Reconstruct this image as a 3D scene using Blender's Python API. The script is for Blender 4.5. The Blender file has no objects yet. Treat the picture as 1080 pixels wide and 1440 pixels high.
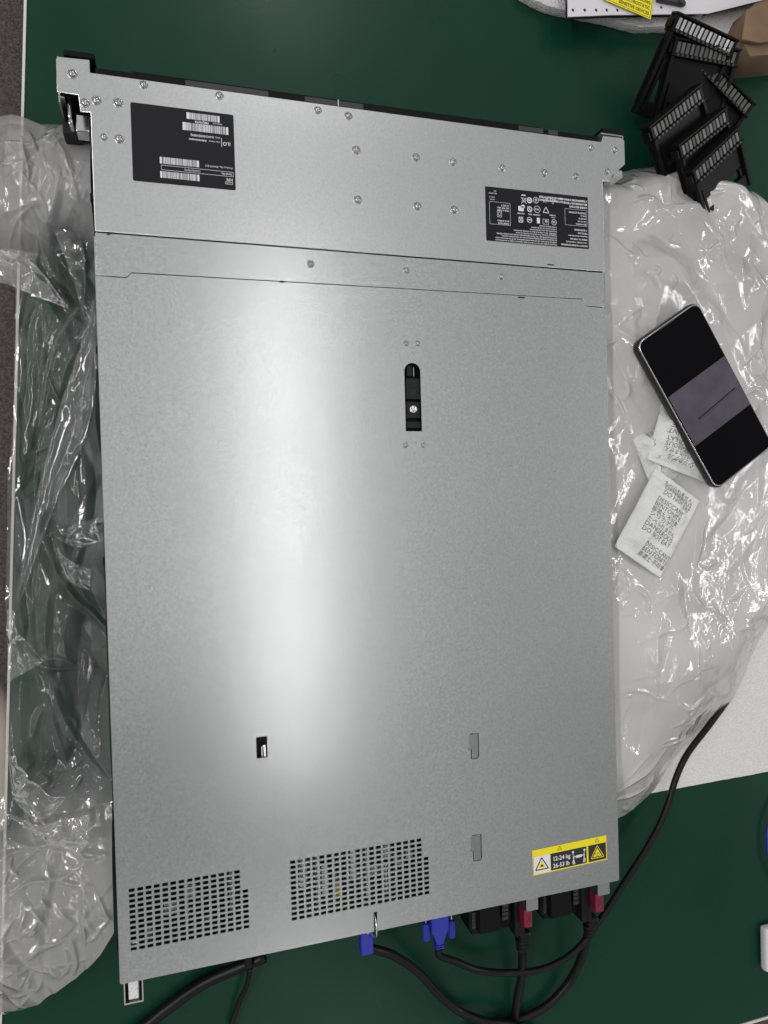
import bpy, bmesh, math, random
import numpy as np
from mathutils import Vector, Matrix
R_ = random.Random(7)
S = bpy.context.scene
C = S.collection
PI = math.pi
# ------------------------------------------------------------------ camera (solved from the cover's four corners)
ZT = .0875
CAM = np.array([0.04887065, -0.32942902, 0.5812917 + ZT])
RM = np.array([[0.9576414948161877, -0.028506516704575165, 0.2865486798287328],
               [-0.031922484417511866, -0.999464012607143, 0.007255514581564276],
               [0.28618826390128527, -0.01609552759624121, -0.958038209883388]])
def P(px, py, z=ZT):
    d = RM.T @ np.array([(px-540)/1000., (py-720)/1000., 1.])
    k = (z-CAM[2])/d[2]
    return float(CAM[0]+k*d[0]), float(CAM[1]+k*d[1])
cd = bpy.data.cameras.new('camera'); cam = bpy.data.objects.new('camera', cd); C.objects.link(cam)
m = Matrix((RM[0], -RM[1], -RM[2])).transposed().to_4x4(); m.translation = Vector(CAM)
cam.matrix_world = m
cd.sensor_fit = 'VERTICAL'; cd.sensor_height = 36; cd.lens = 25.0; cd.clip_start = .01; cd.clip_end = 60
S.camera = cam
# ------------------------------------------------------------------ materials
def nd(nt, t, **kw):
    n = nt.nodes.new(t)
    for k, v in kw.items(): setattr(n, k, v)
    return n
def mat(name, col, rough=.5, metal=0., spec=.5, bump=None, var=None, emis=None, coat=0., rvar=None):
    M = bpy.data.materials.new(name); M.use_nodes = True; nt = M.node_tree; b = nt.nodes['Principled BSDF']
    b.inputs['Base Color'].default_value = (*col, 1); b.inputs['Roughness'].default_value = rough
    b.inputs['Metallic'].default_value = metal; b.inputs['Specular IOR Level'].default_value = spec
    b.inputs['Coat Weight'].default_value = coat
    if coat: b.inputs['Coat Roughness'].default_value = .1
    tc = nd(nt, 'ShaderNodeTexCoord')
    def noise(scale, det=3.):
        n = nd(nt, 'ShaderNodeTexNoise'); n.inputs['Scale'].default_value = scale; n.inputs['Detail'].default_value = det
        nt.links.new(tc.outputs['Object'], n.inputs['Vector']); return n
    if var:   # (scale, amount)
        n = noise(var[0]); mr = nd(nt, 'ShaderNodeMapRange'); mr.inputs[1].default_value = .3; mr.inputs[2].default_value = .7
        mr.inputs[3].default_value = 1-var[1]; mr.inputs[4].default_value = 1+var[1]
        nt.links.new(n.outputs[0], mr.inputs[0])
        vm = nd(nt, 'ShaderNodeVectorMath', operation='SCALE'); vm.inputs[0].default_value = col
        nt.links.new(mr.outputs[0], vm.inputs['Scale']); nt.links.new(vm.outputs[0], b.inputs['Base Color'])
    if rvar:
        n = noise(rvar[0]); mr = nd(nt, 'ShaderNodeMapRange'); mr.inputs[1].default_value = .3; mr.inputs[2].default_value = .7
        mr.inputs[3].default_value = rough-rvar[1]; mr.inputs[4].default_value = rough+rvar[1]
        nt.links.new(n.outputs[0], mr.inputs[0]); nt.links.new(mr.outputs[0], b.inputs['Roughness'])
    if bump:  # (scale, strength, distance)
        n = noise(bump[0]); bp = nd(nt, 'ShaderNodeBump'); bp.inputs['Strength'].default_value = bump[1]; bp.inputs['Distance'].default_value = bump[2]
        nt.links.new(n.outputs[0], bp.inputs['Height']); nt.links.new(bp.outputs[0], b.inputs['Normal'])
    if emis:
        b.inputs['Emission Color'].default_value = (*emis[0], 1); b.inputs['Emission Strength'].default_value = emis[1]
    return M
def galvanised(name, col, rough, grain, bump):
    M = bpy.data.materials.new(name); M.use_nodes = True; nt = M.node_tree; b = nt.nodes['Principled BSDF']
    b.inputs['Metallic'].default_value = 1; b.inputs['Base Color'].default_value = (*col, 1)
    tc = nd(nt, 'ShaderNodeTexCoord')
    v = nd(nt, 'ShaderNodeTexVoronoi'); v.inputs['Scale'].default_value = 600; nt.links.new(tc.outputs['Object'], v.inputs['Vector'])
    n = nd(nt, 'ShaderNodeTexNoise'); n.inputs['Scale'].default_value = 480; n.inputs['Detail'].default_value = 2; nt.links.new(tc.outputs['Object'], n.inputs['Vector'])
    big = nd(nt, 'ShaderNodeTexNoise'); big.inputs['Scale'].default_value = 14; big.inputs['Detail'].default_value = 5; nt.links.new(tc.outputs['Object'], big.inputs['Vector'])
    mr = nd(nt, 'ShaderNodeMapRange'); mr.inputs[1].default_value = .3; mr.inputs[2].default_value = .7; mr.inputs[3].default_value = rough-.006; mr.inputs[4].default_value = rough+.006
    nt.links.new(big.outputs[0], mr.inputs[0]); nt.links.new(mr.outputs[0], b.inputs['Roughness'])
    # faint colour mottling of the zinc
    a1 = nd(nt, 'ShaderNodeMath', operation='MULTIPLY_ADD'); a1.inputs[1].default_value = .45; nt.links.new(v.outputs['Color'], a1.inputs[0]); nt.links.new(n.outputs[0], a1.inputs[2])
    mc = nd(nt, 'ShaderNodeMapRange'); mc.inputs[1].default_value = .35; mc.inputs[2].default_value = 1.1; mc.inputs[3].default_value = 1-grain; mc.inputs[4].default_value = 1+grain
    nt.links.new(a1.outputs[0], mc.inputs[0])
    vm = nd(nt, 'ShaderNodeVectorMath', operation='SCALE'); vm.inputs[0].default_value = col
    nt.links.new(mc.outputs[0], vm.inputs['Scale']); nt.links.new(vm.outputs[0], b.inputs['Base Color'])
    return M
M_panel = galvanised('galvanised_steel', (.58, .595, .60), .262, .12, 0)
M_plate = galvanised('smooth_steel', (.64, .65, .66), .29, .08, 0)
M_chassis = galvanised('chassis_steel', (.42, .43, .44), .38, .06, 0)
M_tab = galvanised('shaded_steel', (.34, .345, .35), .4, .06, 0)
M_bright = mat('bright_steel', (.75, .75, .76), .18, 1.)
M_rivet = mat('rivet_steel', (.42, .42, .42), .25, 1.)
M_black = mat('black_plastic', (.006, .006, .0065), .4, spec=.12, bump=(600, .2, .0003))
M_dark = mat('dark_plastic', (.02, .02, .022), .45, spec=.15, bump=(500, .2, .0003))
M_grey = mat('grey_plastic', (.045, .045, .048), .4, spec=.3)
M_slat = mat('charcoal_slat', (.075, .075, .07), .36, var=(90, .25))
M_slat_glare = mat('slat_tube_glare', (.55, .55, .56), .3, metal=.9)  # bright copy of the slat colour, imitates a tube reflected on one strip
M_label = mat('label_film', (.008, .008, .011), .42, spec=.25)
M_white = mat('white_ink', (.72, .72, .74), .6)
M_yellow = mat('yellow_film', (.83, .70, .015), .45)
M_ink = mat('black_ink', (.015, .015, .015), .55)
M_blue = mat('blue_plastic', (.018, .03, .36), .4)
M_maroon = mat('maroon_plastic', (.17, .008, .03), .4)
M_cable = mat('black_rubber', (.007, .007, .008), .36, spec=.2, bump=(300, .15, .0003))
M_cavity = mat('cavity', (.02, .02, .022), .7)
M_board = mat('circuit_board', (.01, .03, .02), .5, var=(160, .6))
M_mat = mat('green_mat', (.004, .037, .022), .30, spec=.22, bump=(700, .12, .0003), var=(6, .08), rvar=(9, .05))
M_trim = mat('cream_trim', (.62, .60, .53), .45)
M_side = mat('table_side', (.16, .155, .145), .6)
M_foam = mat('white_foam', (.74, .72, .73), .5, bump=(420, .9, .0025), var=(500, .07))
M_card = mat('cardboard', (.19, .125, .078), .85, bump=(200, .3, .0006), var=(30, .12))
M_lid = mat('white_lid', (.66, .65, .68), .5)
M_screen = mat('phone_glass', (.002, .002, .003), .04, spec=.1)
M_case = mat('phone_case', (.012, .012, .012), .3)
M_pack = mat('packet_paper', (.70, .71, .71), .5, bump=(110, .9, .003), var=(60, .06))
M_print = mat('grey_print', (.13, .135, .14), .6)
M_carpet = mat('carpet', (.12, .105, .10), 1., spec=.1, bump=(500, 1., .004), var=(260, .45))
def film(name, milk, gloss=1., col=(.78, .77, .79), ro=.05):
    M = bpy.data.materials.new(name); M.use_nodes = True; nt = M.node_tree; nt.nodes.remove(nt.nodes['Principled BSDF'])
    out = nt.nodes['Material Output']
    tr = nd(nt, 'ShaderNodeBsdfTransparent'); tr.inputs[0].default_value = (.97, .97, .97, 1)
    df = nd(nt, 'ShaderNodeBsdfDiffuse'); df.inputs[0].default_value = (*col, 1)
    tl = nd(nt, 'ShaderNodeBsdfTranslucent'); tl.inputs[0].default_value = (*col, 1)
    dd = nd(nt, 'ShaderNodeMixShader'); dd.inputs[0].default_value = .35; nt.links.new(df.outputs[0], dd.inputs[1]); nt.links.new(tl.outputs[0], dd.inputs[2])
    at = nd(nt, 'ShaderNodeAttribute', attribute_name='layers')
    mu = nd(nt, 'ShaderNodeMath', operation='MULTIPLY', use_clamp=True); mu.inputs[1].default_value = milk; nt.links.new(at.outputs['Fac'], mu.inputs[0])
    m1 = nd(nt, 'ShaderNodeMixShader'); nt.links.new(mu.outputs[0], m1.inputs[0]); nt.links.new(tr.outputs[0], m1.inputs[1]); nt.links.new(dd.outputs[0], m1.inputs[2])
    gl = nd(nt, 'ShaderNodeBsdfGlossy'); gl.inputs['Roughness'].default_value = ro
    tc = nd(nt, 'ShaderNodeTexCoord'); n = nd(nt, 'ShaderNodeTexNoise'); n.inputs['Scale'].default_value = 70; n.inputs['Detail'].default_value = 3; n.inputs['Distortion'].default_value = 1.5
    nt.links.new(tc.outputs['Object'], n.inputs['Vector'])
    bp = nd(nt, 'ShaderNodeBump'); bp.inputs['Strength'].default_value = .13; bp.inputs['Distance'].default_value = .004; nt.links.new(n.outputs[0], bp.inputs['Height'])
    nt.links.new(bp.outputs[0], gl.inputs['Normal'])
    fr = nd(nt, 'ShaderNodeFresnel'); fr.inputs[0].default_value = 1.5; nt.links.new(bp.outputs[0], fr.inputs['Normal'])
    fm = nd(nt, 'ShaderNodeMath', operation='MULTIPLY', use_clamp=True); fm.inputs[1].default_value = gloss; nt.links.new(fr.outputs[0], fm.inputs[0])
    m2 = nd(nt, 'ShaderNodeMixShader'); nt.links.new(fm.outputs[0], m2.inputs[0]); nt.links.new(m1.outputs[0], m2.inputs[1]); nt.links.new(gl.outputs[0], m2.inputs[2])
    nt.links.new(m2.outputs[0], out.inputs[0])
    return M
M_filmR = film('milky_film', .60, 1.5, (.86, .84, .83), .10)
M_filmL = film('clear_film', .5, 1.9, (.78, .76, .77), .035)
# ------------------------------------------------------------------ object helpers
def thing(name, label, cat, loc=(0, 0, 0), group=None):
    o = bpy.data.objects.new(name, None); C.objects.link(o); o.location = loc; o.empty_display_size = .01
    o['label'] = label; o['category'] = cat
    if group: o['group'] = group
    return o
def link(name, me, mt, parent=None, smooth=False, world=True):
    if mt and not me.materials: me.materials.append(mt)
    o = bpy.data.objects.new(name, me); C.objects.link(o)
    if parent is not None:
        o.parent = parent
        if world:
            w = Matrix.Identity(4); p = parent
            while p is not None: w = p.matrix_basis @ w; p = p.parent
            o.matrix_basis = w.inverted()
    if smooth:
        for p in me.polygons: p.use_smooth = True
    return o
SPLIT = {'riser_bracket', 'cover_rim', 'component', 'rack_ear', 'grip_rib', 'seam_notch', 'side_hook', 'bezel_rib', 'latch_lever', 'latch_spring', 'latch_plate', 'stamped_mark', 'arrow_mark'}
def obj(name, bm, mt, parent=None, smooth=False, world=True):
    if name in SPLIT:
        bm.verts.ensure_lookup_table(); seen = set(); isl = []
        for v in bm.verts:
            if v in seen: continue
            st = [v]; seen.add(v); cur = []
            while st:
                w = st.pop(); cur.append(w)
                for e in w.link_edges:
                    q = e.other_vert(w)
                    if q not in seen: seen.add(q); st.append(q)
            isl.append(cur)
        if len(isl) > 1:
            for cur in isl:
                b2 = bmesh.new(); mp = {w: b2.verts.new(w.co) for w in cur}
                for f in {f for w in cur for f in w.link_faces}: b2.faces.new([mp[w] for w in f.verts])
                me = bpy.data.meshes.new(name); b2.to_mesh(me); b2.free(); o = link(name, me, mt, parent, smooth, world)
            bm.free(); return o
    me = bpy.data.meshes.new(name); bm.to_mesh(me); bm.free()
    return link(name, me, mt, parent, smooth, world)
def tag(o, label=None, cat=None, group=None, kind=None):
    for k, v in (('label', label), ('category', cat), ('group', group), ('kind', kind)):
        if v: o[k] = v
    return o
def NB(): return bmesh.new()
def box(bm, x0, x1, y0, y1, z0, z1, bev=0., M=None):
    r = bmesh.ops.create_cube(bm, size=1.); vs = r['verts']
    for v in vs: v.co = Vector(((x0+x1)/2+v.co.x*(x1-x0), (y0+y1)/2+v.co.y*(y1-y0), (z0+z1)/2+v.co.z*(z1-z0)))
    if bev:
        es = list({e for v in vs for e in v.link_edges})
        r = bmesh.ops.bevel(bm, geom=es, offset=bev, segments=2, affect='EDGES', profile=.5)
        vs = r['verts']
    if M is not None: bmesh.ops.transform(bm, matrix=M, verts=vs)
    return vs
def rx(a, b): return min(a, b), max(a, b)
def pbox(bm, px0, py0, px1, py1, z0, z1, bev=0.):
    a = P(px0, py0, z1); b = P(px1, py1, z1)
    box(bm, *rx(a[0], b[0]), *rx(a[1], b[1]), z0, z1, bev)
def cyl(bm, x, y, z0, z1, r, seg=24, r2=None, M=None):
    vs = bmesh.ops.create_cone(bm, cap_ends=True, segments=seg, radius1=r, radius2=r if r2 is None else r2, depth=z1-z0)['verts']
    bmesh.ops.translate(bm, verts=vs, vec=(x, y, (z0+z1)/2))
    if M is not None: bmesh.ops.transform(bm, matrix=M, verts=vs)
    return vs
def lathe(bm, x, y, z, prof, seg=20):
    rings = []
    for r, h in prof:
        if r < 1e-7: rings.append([bm.verts.new((x, y, z+h))]); continue
        rings.append([bm.verts.new((x+r*math.cos(2*PI*i/seg), y+r*math.sin(2*PI*i/seg), z+h)) for i in range(seg)])
    for a, b in zip(rings, rings[1:]):
        for i in range(seg):
            j = (i+1) % seg
            if len(a) == 1: f = (a[0], b[j], b[i])
            elif len(b) == 1: f = (a[i], a[j], b[0])
            else: f = (a[i], a[j], b[j], b[i])
            bm.faces.new(f)
    bmesh.ops.recalc_face_normals(bm, faces=bm.faces)
def curve_mesh(cu):
    o = bpy.data.objects.new('tmp', cu); C.objects.link(o)
    dg = bpy.context.evaluated_depsgraph_get(); dg.update()
    me = bpy.data.meshes.new_from_object(o.evaluated_get(dg))
    bpy.data.objects.remove(o); bpy.data.curves.remove(cu)
    return me
def plate_mesh(outline, holes=(), thick=.001, z=0., bev=0.):
    cu = bpy.data.curves.new('tmp', 'CURVE'); cu.dimensions = '2D'; cu.fill_mode = 'BOTH'
    cu.extrude = thick/2-bev; cu.bevel_depth = bev; cu.bevel_resolution = 1
    cu.offset = -bev
    for pts in [outline]+list(holes):
        sp = cu.splines.new('POLY'); sp.points.add(len(pts)-1); sp.use_cyclic_u = True
        for p, q in zip(sp.points, pts): p.co = (q[0], q[1], 0, 1)
    me = curve_mesh(cu); me.transform(Matrix.Translation((0, 0, z-thick/2)))
    me.materials.clear()
    return me
def plate(name, outline, holes, zt, thick, mt, parent, bev=0.):
    return link(name, plate_mesh(outline, holes, thick, zt, bev), mt, parent)
def txt(bm, s, size, x, y, z, rot=0., align='LEFT', M=None, bold=0., sx=1., thick=.00004):
    cu = bpy.data.curves.new('tmp', 'FONT'); cu.body = s; cu.size = size; cu.align_x = align; cu.align_y = 'BOTTOM_BASELINE'
    cu.extrude = thick; cu.offset = bold; cu.resolution_u = 2; cu.fill_mode = 'FRONT'
    me = curve_mesh(cu)
    T = Matrix.Translation((x, y, z)) @ Matrix.Rotation(rot, 4, 'Z') @ Matrix.Diagonal((sx, 1, 1, 1))
    me.transform(M @ T if M is not None else T)
    bm.from_mesh(me); bpy.data.meshes.remove(me)
def rect(x0, x1, y0, y1): return [(x0, y0), (x1, y0), (x1, y1), (x0, y1)]
def rrect(x0, x1, y0, y1, r, n=5):
    o = []
    for cx, cy, a in ((x1-r, y1-r, 0), (x0+r, y1-r, 90), (x0+r, y0+r, 180), (x1-r, y0+r, 270)):
        for i in range(n+1):
            t = math.radians(a+90*i/n); o.append((cx+r*math.cos(t), cy+r*math.sin(t)))
    return o
def flat(bm, pts, z, M=None, t=.00006):   # thin slab from polygon
    vs = [bm.verts.new((p[0], p[1], z)) for p in pts]; vt = [bm.verts.new((p[0], p[1], z+t)) for p in pts]
    bm.faces.new(vt); n = len(pts)
    for i in range(n): bm.faces.new((vs[i], vs[(i+1) % n], vt[(i+1) % n], vt[i]))
    if M is not None: bmesh.ops.transform(bm, matrix=M, verts=vs+vt)
def frame(bm, x0, x1, y0, y1, w, z, M=None):
    for r in ((x0, x1, y0, y0+w), (x0, x1, y1-w, y1), (x0, x0+w, y0+w, y1-w), (x1-w, x1, y0+w, y1-w)): flat(bm, rect(*r), z, M)
def ring(bm, cx, cy, r, w, z, M=None, n=20):
    for i in range(n):
        a, b = 2*PI*i/n, 2*PI*(i+1)/n
        flat(bm, [(cx+r*math.cos(a), cy+r*math.sin(a)), (cx+r*math.cos(b), cy+r*math.sin(b)), (cx+(r-w)*math.cos(b), cy+(r-w)*math.sin(b)), (cx+(r-w)*math.cos(a), cy+(r-w)*math.sin(a))], z, M)
def stroke(bm, pts, w, z, M=None):
    for (x0, y0), (x1, y1) in zip(pts, pts[1:]):
        d = math.hypot(x1-x0, y1-y0) or 1e-9; nx, ny = -(y1-y0)/d*w/2, (x1-x0)/d*w/2
        flat(bm, [(x0+nx, y0+ny), (x1+nx, y1+ny), (x1-nx, y1-ny), (x0-nx, y0-ny)], z, M)
def spline(pts, n=10):
    out = []; Q = [Vector(p) for p in pts]; Q = [Q[0]*2-Q[1]]+Q+[Q[-1]*2-Q[-2]]
    for i in range(1, len(Q)-2):
        a, b, c, d = Q[i-1:i+3]
        for k in range(n):
            t = k/n; out.append(.5*((2*b)+(c-a)*t+(2*a-5*b+4*c-d)*t*t+(3*b-a-3*c+d)*t**3))
    out.append(Q[-2]); return out
def tube(bm, pts, r, seg=12):
    rings = []; up = Vector((0, 0, 1))
    for i, p in enumerate(pts):
        t = (pts[min(i+1, len(pts)-1)]-pts[max(i-1, 0)]).normalized()
        a = t.cross(up); a = a.normalized() if a.length > 1e-4 else Vector((1, 0, 0)); b = t.cross(a)
        rr = r(i/(len(pts)-1)) if callable(r) else r
        rings.append([bm.verts.new(p+(a*math.cos(2*PI*k/seg)+b*math.sin(2*PI*k/seg))*rr) for k in range(seg)])
    for A, B in zip(rings, rings[1:]):
        for k in range(seg): bm.faces.new((A[k], A[(k+1) % seg], B[(k+1) % seg], B[k]))
    bm.faces.new(rings[0][::-1]); bm.faces.new(rings[-1])
    bmesh.ops.recalc_face_normals(bm, faces=bm.faces)
def ptube(pts, n=10): return spline([(*P(a, b, z), z) for a, b, z in pts], n)
# ------------------------------------------------------------------ setting: floor and table
bm = NB(); box(bm, -3, 3, -3, 3, -.78, -.76)
tag(obj('floor', bm, M_carpet), kind='structure')
E0 = Vector((*P(38, 0, 0), 0)); E1 = Vector((*P(3, 1440, 0), 0)); ed = (E0-E1).normalized(); en = Vector((ed.y, -ed.x, 0))
F0 = Vector((*P(1030, 1443, 0), 0)); F1 = Vector((*P(1080, 1428, 0), 0))
tb = thing('work_table', 'workbench with glossy dark green anti static top and thin cream edge strip', 'table', (.5, 0, -.76))
Q = E1-ed*.0; fd = (F1-F0).normalized()
def isect(a, d, b, e):
    k = ((b.x-a.x)*e.y-(b.y-a.y)*e.x)/(d.x*e.y-d.y*e.x); return a+d*k
c0 = isect(E0, ed, F0, fd); c1 = F0+fd*(.9); c2 = c1+ed*2.2; c3 = c0+ed*2.1
plate('table_mat', [(p.x, p.y) for p in (c0, c1, c2, c3)], [], 0, .003, M_mat, tb)
def inset(k): return [(p.x, p.y) for p in (c0-en*k-ed*0, c1, c2, c3-en*k)]
plate('table_core', [(p.x, p.y) for p in (c0, c1, c2, c3)], [], -.0031, .03, M_side, tb)
bm = NB()
for a, b, n_, w in ((c0, c3, -en, .0022), (c0, c1, -ed, .003)):
    q = [a+n_*.0001, b+n_*.0001, b+n_*w, a+n_*w]
    vs = [bm.verts.new(v+Vector((0, 0, z))) for z in (-.034, .0012) for v in q]
    for f in ((0, 1, 2, 3), (4, 5, 6, 7), (0, 1, 5, 4), (1, 2, 6, 5), (2, 3, 7, 6), (3, 0, 4, 7)): bm.faces.new([vs[i] for i in f])
bmesh.ops.recalc_face_normals(bm, faces=bm.faces)
obj('edge_strip', bm, M_trim, tb)
for lx, ly in ((c0.x+.1, c0.y+.1), (c3.x+.1, c3.y-.1), (c1.x-.1, c1.y+.1), (c2.x-.1, c2.y-.1)):
    bm = NB(); box(bm, lx-.02, lx+.02, ly-.02, ly+.02, -.76, -.0335, .002); obj('leg', bm, M_side, tb)
# ------------------------------------------------------------------ the server
W, D = .445, .697
sv = thing('rack_server', 'large flat silver rack server with vented steel cover lying on the green bench', 'server', (W/2, -D/2, 0))
zi = ZT-.0012
bm = NB()
box(bm, .0006, W-.0006, -D+.001, -.001, .003, .0045)
for a in ((.0006, .0016, -D+.001, -.001), (W-.0016, W-.0006, -D+.001, -.001)): box(bm, *a, .0045, zi-.0002)
box(bm, .0017, W-.0017, -D+.001, -D+.002, .0046, zi-.0002)
box(bm, .0017, W-.0017, -.002, -.001, .0046, zi-.0002)
obj('chassis', bm, M_chassis, sv)
# inside: board, risers and card brackets that show through the vents
bm = NB(); box(bm, .004, W-.004, -D+.004, -.5, .02, .0216); obj('circuit_board', bm, M_board, sv)
bm = NB()
for k in range(26):
    x = R_.uniform(.012, .262); y = R_.uniform(-.675, -.62); a = R_.uniform(.003, .014); b = R_.uniform(.004, .018)
    box(bm, x, x+a, y-b, y, .0218, R_.uniform(.035, .06))
obj('component', bm, M_dark, sv)
bm = NB()
for k in range(22):
    x = R_.uniform(.012, .262); y = R_.uniform(-.675, -.63); a = R_.uniform(.002, .010); box(bm, x, x+a, y-R_.uniform(.003, .014), y, .0613, R_.uniform(.066, .078))
obj('component', bm, M_chassis, sv)
bm = NB()
for x0, x1, y0, y1, z in ((.155, .158, -.69, -.59, .082), (.170, .1725, -.69, -.60, .080), (.186, .192, -.655, -.622, .078), (.199, .203, -.69, -.60, .08),
                          (.143, .15, -.66, -.61, .07), (.162, .168, -.668, -.64, .072), (.214, .219, -.68, -.645, .078), (.05, .052, -.69, -.59, .074), (.085, .087, -.69, -.6, .072), (.008, .0135, -.673, -.668, .082)):
    box(bm, x0, x1, y0, y1, .022, z, .0003)
obj('riser_bracket', bm, M_bright, sv)
bm = NB(); box(bm, .172, .178, -.668, -.658, .05, .074); obj('paper_tab', bm, M_yellow, sv)
# --- front cover plate, with the rack ears
T = lambda a, b: P(a, b, ZT)
fr = [T(78.5, 83), T(81, 79.5), T(125, 84), T(126, 85.5), (.0004, .0003), (W-.0004, -.0002), T(848, 191), T(873, 193.5), T(878, 197.5), T(879, 231), T(861, 247), T(858, 255), (W+.0003, T(850, 255)[1]), (W+.0003, -.1208), (0, -.1187), T(127.5, 158), T(113, 157), T(110, 133.5), T(80, 129)]
plate('front_cover', fr, [], ZT, .0011, M_plate, sv, .0003)
ys = [T(135, 387), T(178, 390.5), T(185, 383.5), T(395, 397), T(820, 420.5), T(824, 430), T(852, 433)]
steps = [(0, ys[0][1]), (ys[1][0], ys[1][1]), (ys[2][0], ys[2][1])]+[ys[4], ys[5], (W, ys[6][1])]
ms = [(0, -.1192), (.003, -.1192), (.0032, -.1199), (.4, -.1214), (.4003, -.1222), (W, -.1226)]
sh = .00035
plate('cover_strip', [(0, -.1196), (W, -.1217)]+[(x, y+sh) for x, y in steps[::-1]], [], ZT-.0005, .0010, M_panel, sv, .0003)
# --- access panel with both vent fields, latch slot and knock-outs
def cellholes(c00, c10, c01, ncol, nrow, extra):
    # c00 upper-left hole corner, c10 upper-right of last full column, c01 lower-left
    x0, y0 = c00; wx = c10[0]-x0; hy = y0-c01[1]
    px = wx/(ncol-1+.70); py = hy/(nrow-1+.60); w = px*.70; h = py*.60; H = []
    for i in range(ncol+1):
        for j in range(nrow):
            if i == ncol and j < nrow-extra: continue
            x = x0+i*px; y = y0-j*py
            H.append([(x, y), (x, y-h), (x+w, y-h), (x+w, y)])
    return H
holes = cellholes(T(181, 1250.5), T(337, 1224.5), T(185, 1337.5), 14, 12, 8)
holes += cellholes(T(408, 1211), T(592.5, 1180.5), T(411, 1295), 19, 12, 8)
sx0, sy1 = T(568.2, 510); sx1, sy0 = T(593.5, 606.5); rr = (sx1-sx0)/2
slot = [(sx0, sy0), (sx1, sy0)]+[((sx0+sx1)/2+rr*math.cos(t*PI/14), sy1-rr+rr*math.sin(t*PI/14)) for t in range(15)]
holes.append(slot)
k1 = (T(360, 1037), T(376.5, 1065)); x0, y1 = k1[0]; x1, y0 = k1[1]
# dark knock-out with a tab standing in its lower right
holes.append(rrect(x0, x1, y0, y1, .001))
x0n = P(526, 1300)[0]
outl = [(x, y-sh) for x, y in steps]+[(W, -D), (x0n+.003, -D), (x0n+.003, -D+.0165), (x0n, -D+.0165), (x0n, -D), (0, -D)]
def ucut(a, b, w=.00045):
    X0, Y1 = T(*a); X1, Y0 = T(*b)
    p = [(X0, Y0+(Y1-Y0)*.42), (X0+(X1-X0)*.28, Y0+(Y1-Y0)*.42), (X0+(X1-X0)*.28, Y0), (X1-.002, Y0), (X1-.0005, Y0+.0015), (X1-.0005, Y1), (X0+.002, Y1)]
    up = []; dn = []
    for i, q in enumerate(p):
        a_ = Vector(p[max(0, i-1)]); b_ = Vector(p[min(len(p)-1, i+1)]); n = (b_-a_).normalized(); n = Vector((-n.y, n.x))*w
        up.append((q[0]+n.x, q[1]+n.y)); dn.append((q[0]-n.x, q[1]-n.y))
    return up+dn[::-1]
holes.append(ucut((658, 1033), (674, 1066))); holes.append(ucut((661, 1176), (678, 1209)))
ap = plate('access_panel', outl, holes, ZT-.0002, .0010, M_panel, sv)
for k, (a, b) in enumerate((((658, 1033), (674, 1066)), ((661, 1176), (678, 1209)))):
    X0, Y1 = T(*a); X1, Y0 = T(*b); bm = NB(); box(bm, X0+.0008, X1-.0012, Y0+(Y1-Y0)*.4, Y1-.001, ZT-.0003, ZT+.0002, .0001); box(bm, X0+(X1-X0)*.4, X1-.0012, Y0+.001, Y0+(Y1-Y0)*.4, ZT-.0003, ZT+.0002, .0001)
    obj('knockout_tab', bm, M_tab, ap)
bm = NB(); pbox(bm, 357, 1033, 379, 1067, ZT-.0105, ZT-.010); obj('slot_backing', bm, M_cavity, ap)
bm = NB(); pbox(bm, 370.5, 1048, 374.5, 1064, ZT-.008, ZT-.0008, .0004); pbox(bm, 367.5, 1050, 369.5, 1064, ZT-.006, ZT-.0016, .0003); obj('knockout_tab', bm, M_bright, ap)
# bent rim of the cover over the chassis sides
bm = NB()
for x in (-.0009, W+.0001): box(bm, x, x+.0008, -D+.0004, -.1225, ZT-.012, ZT-.0006)
obj('cover_rim', bm, M_panel, ap)
bm = NB()
for px, py in ((131, 273), (139, 490), (162.5, 1336), (145, 790)): x, y = P(px, py, ZT); box(bm, -.003, -.0012, y-.003, y+.003, ZT-.03, ZT-.005, .0003)
obj('side_hook', bm, M_black, sv)
# seam gap details
bm = NB()
for a, b, c, d in ((393, 395, 400, 397.5), (729, 417, 738, 419.5), (770, 371, 779, 373.5), (150, 326, 155, 330)): pbox(bm, a, b, c, d, ZT-.0005, ZT+.0001)
obj('seam_notch', bm, M_cavity, sv)
# --- rivets and screws
riv = [(102, 104, 1.2), (119.5, 145, 1.2), (135.5, 141.5, 1.2), (166, 144.5, 1.2), (146, 193, .95), (168, 195.5, 1.2), (202, 119.5, 1.1), (308.5, 134.5, 1.1), (447, 155, 1.1), (490, 163, 1.1), (501, 211, 1.2), (585, 221.5, 1.2), (637, 228, 1.15), (706, 236, 1.1), (765.5, 243.5, 1.2), (809.5, 248, 1.1), (830.5, 208, 1.1), (864, 211, 1.1), (853.5, 241, 1.1), (503, 281, 1.2), (587, 290, 1.2), (639, 295, 1.2)]
bm = NB(); r = .0027; lathe(bm, 0, 0, 0, [(r*1.45, -.0001), (r*1.3, .0003), (r*1.12, .0002), (r*1.04, -.0001), (r*.98, .0009), (r*.85, .0015), (r*.6, .0019), (r*.3, .0021), (0, .00215)], 24)
rm = bpy.data.meshes.new('rivet'); bm.to_mesh(rm); bm.free()
for p in rm.polygons: p.use_smooth = True
for a, b, s in riv:
    o = link('rivet', rm, M_rivet, sv); x, y = T(a, b); o.matrix_basis = o.matrix_basis @ Matrix.Translation((x, y, ZT)) @ Matrix.Scale(s*.83, 4)
    bm = NB()
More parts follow.
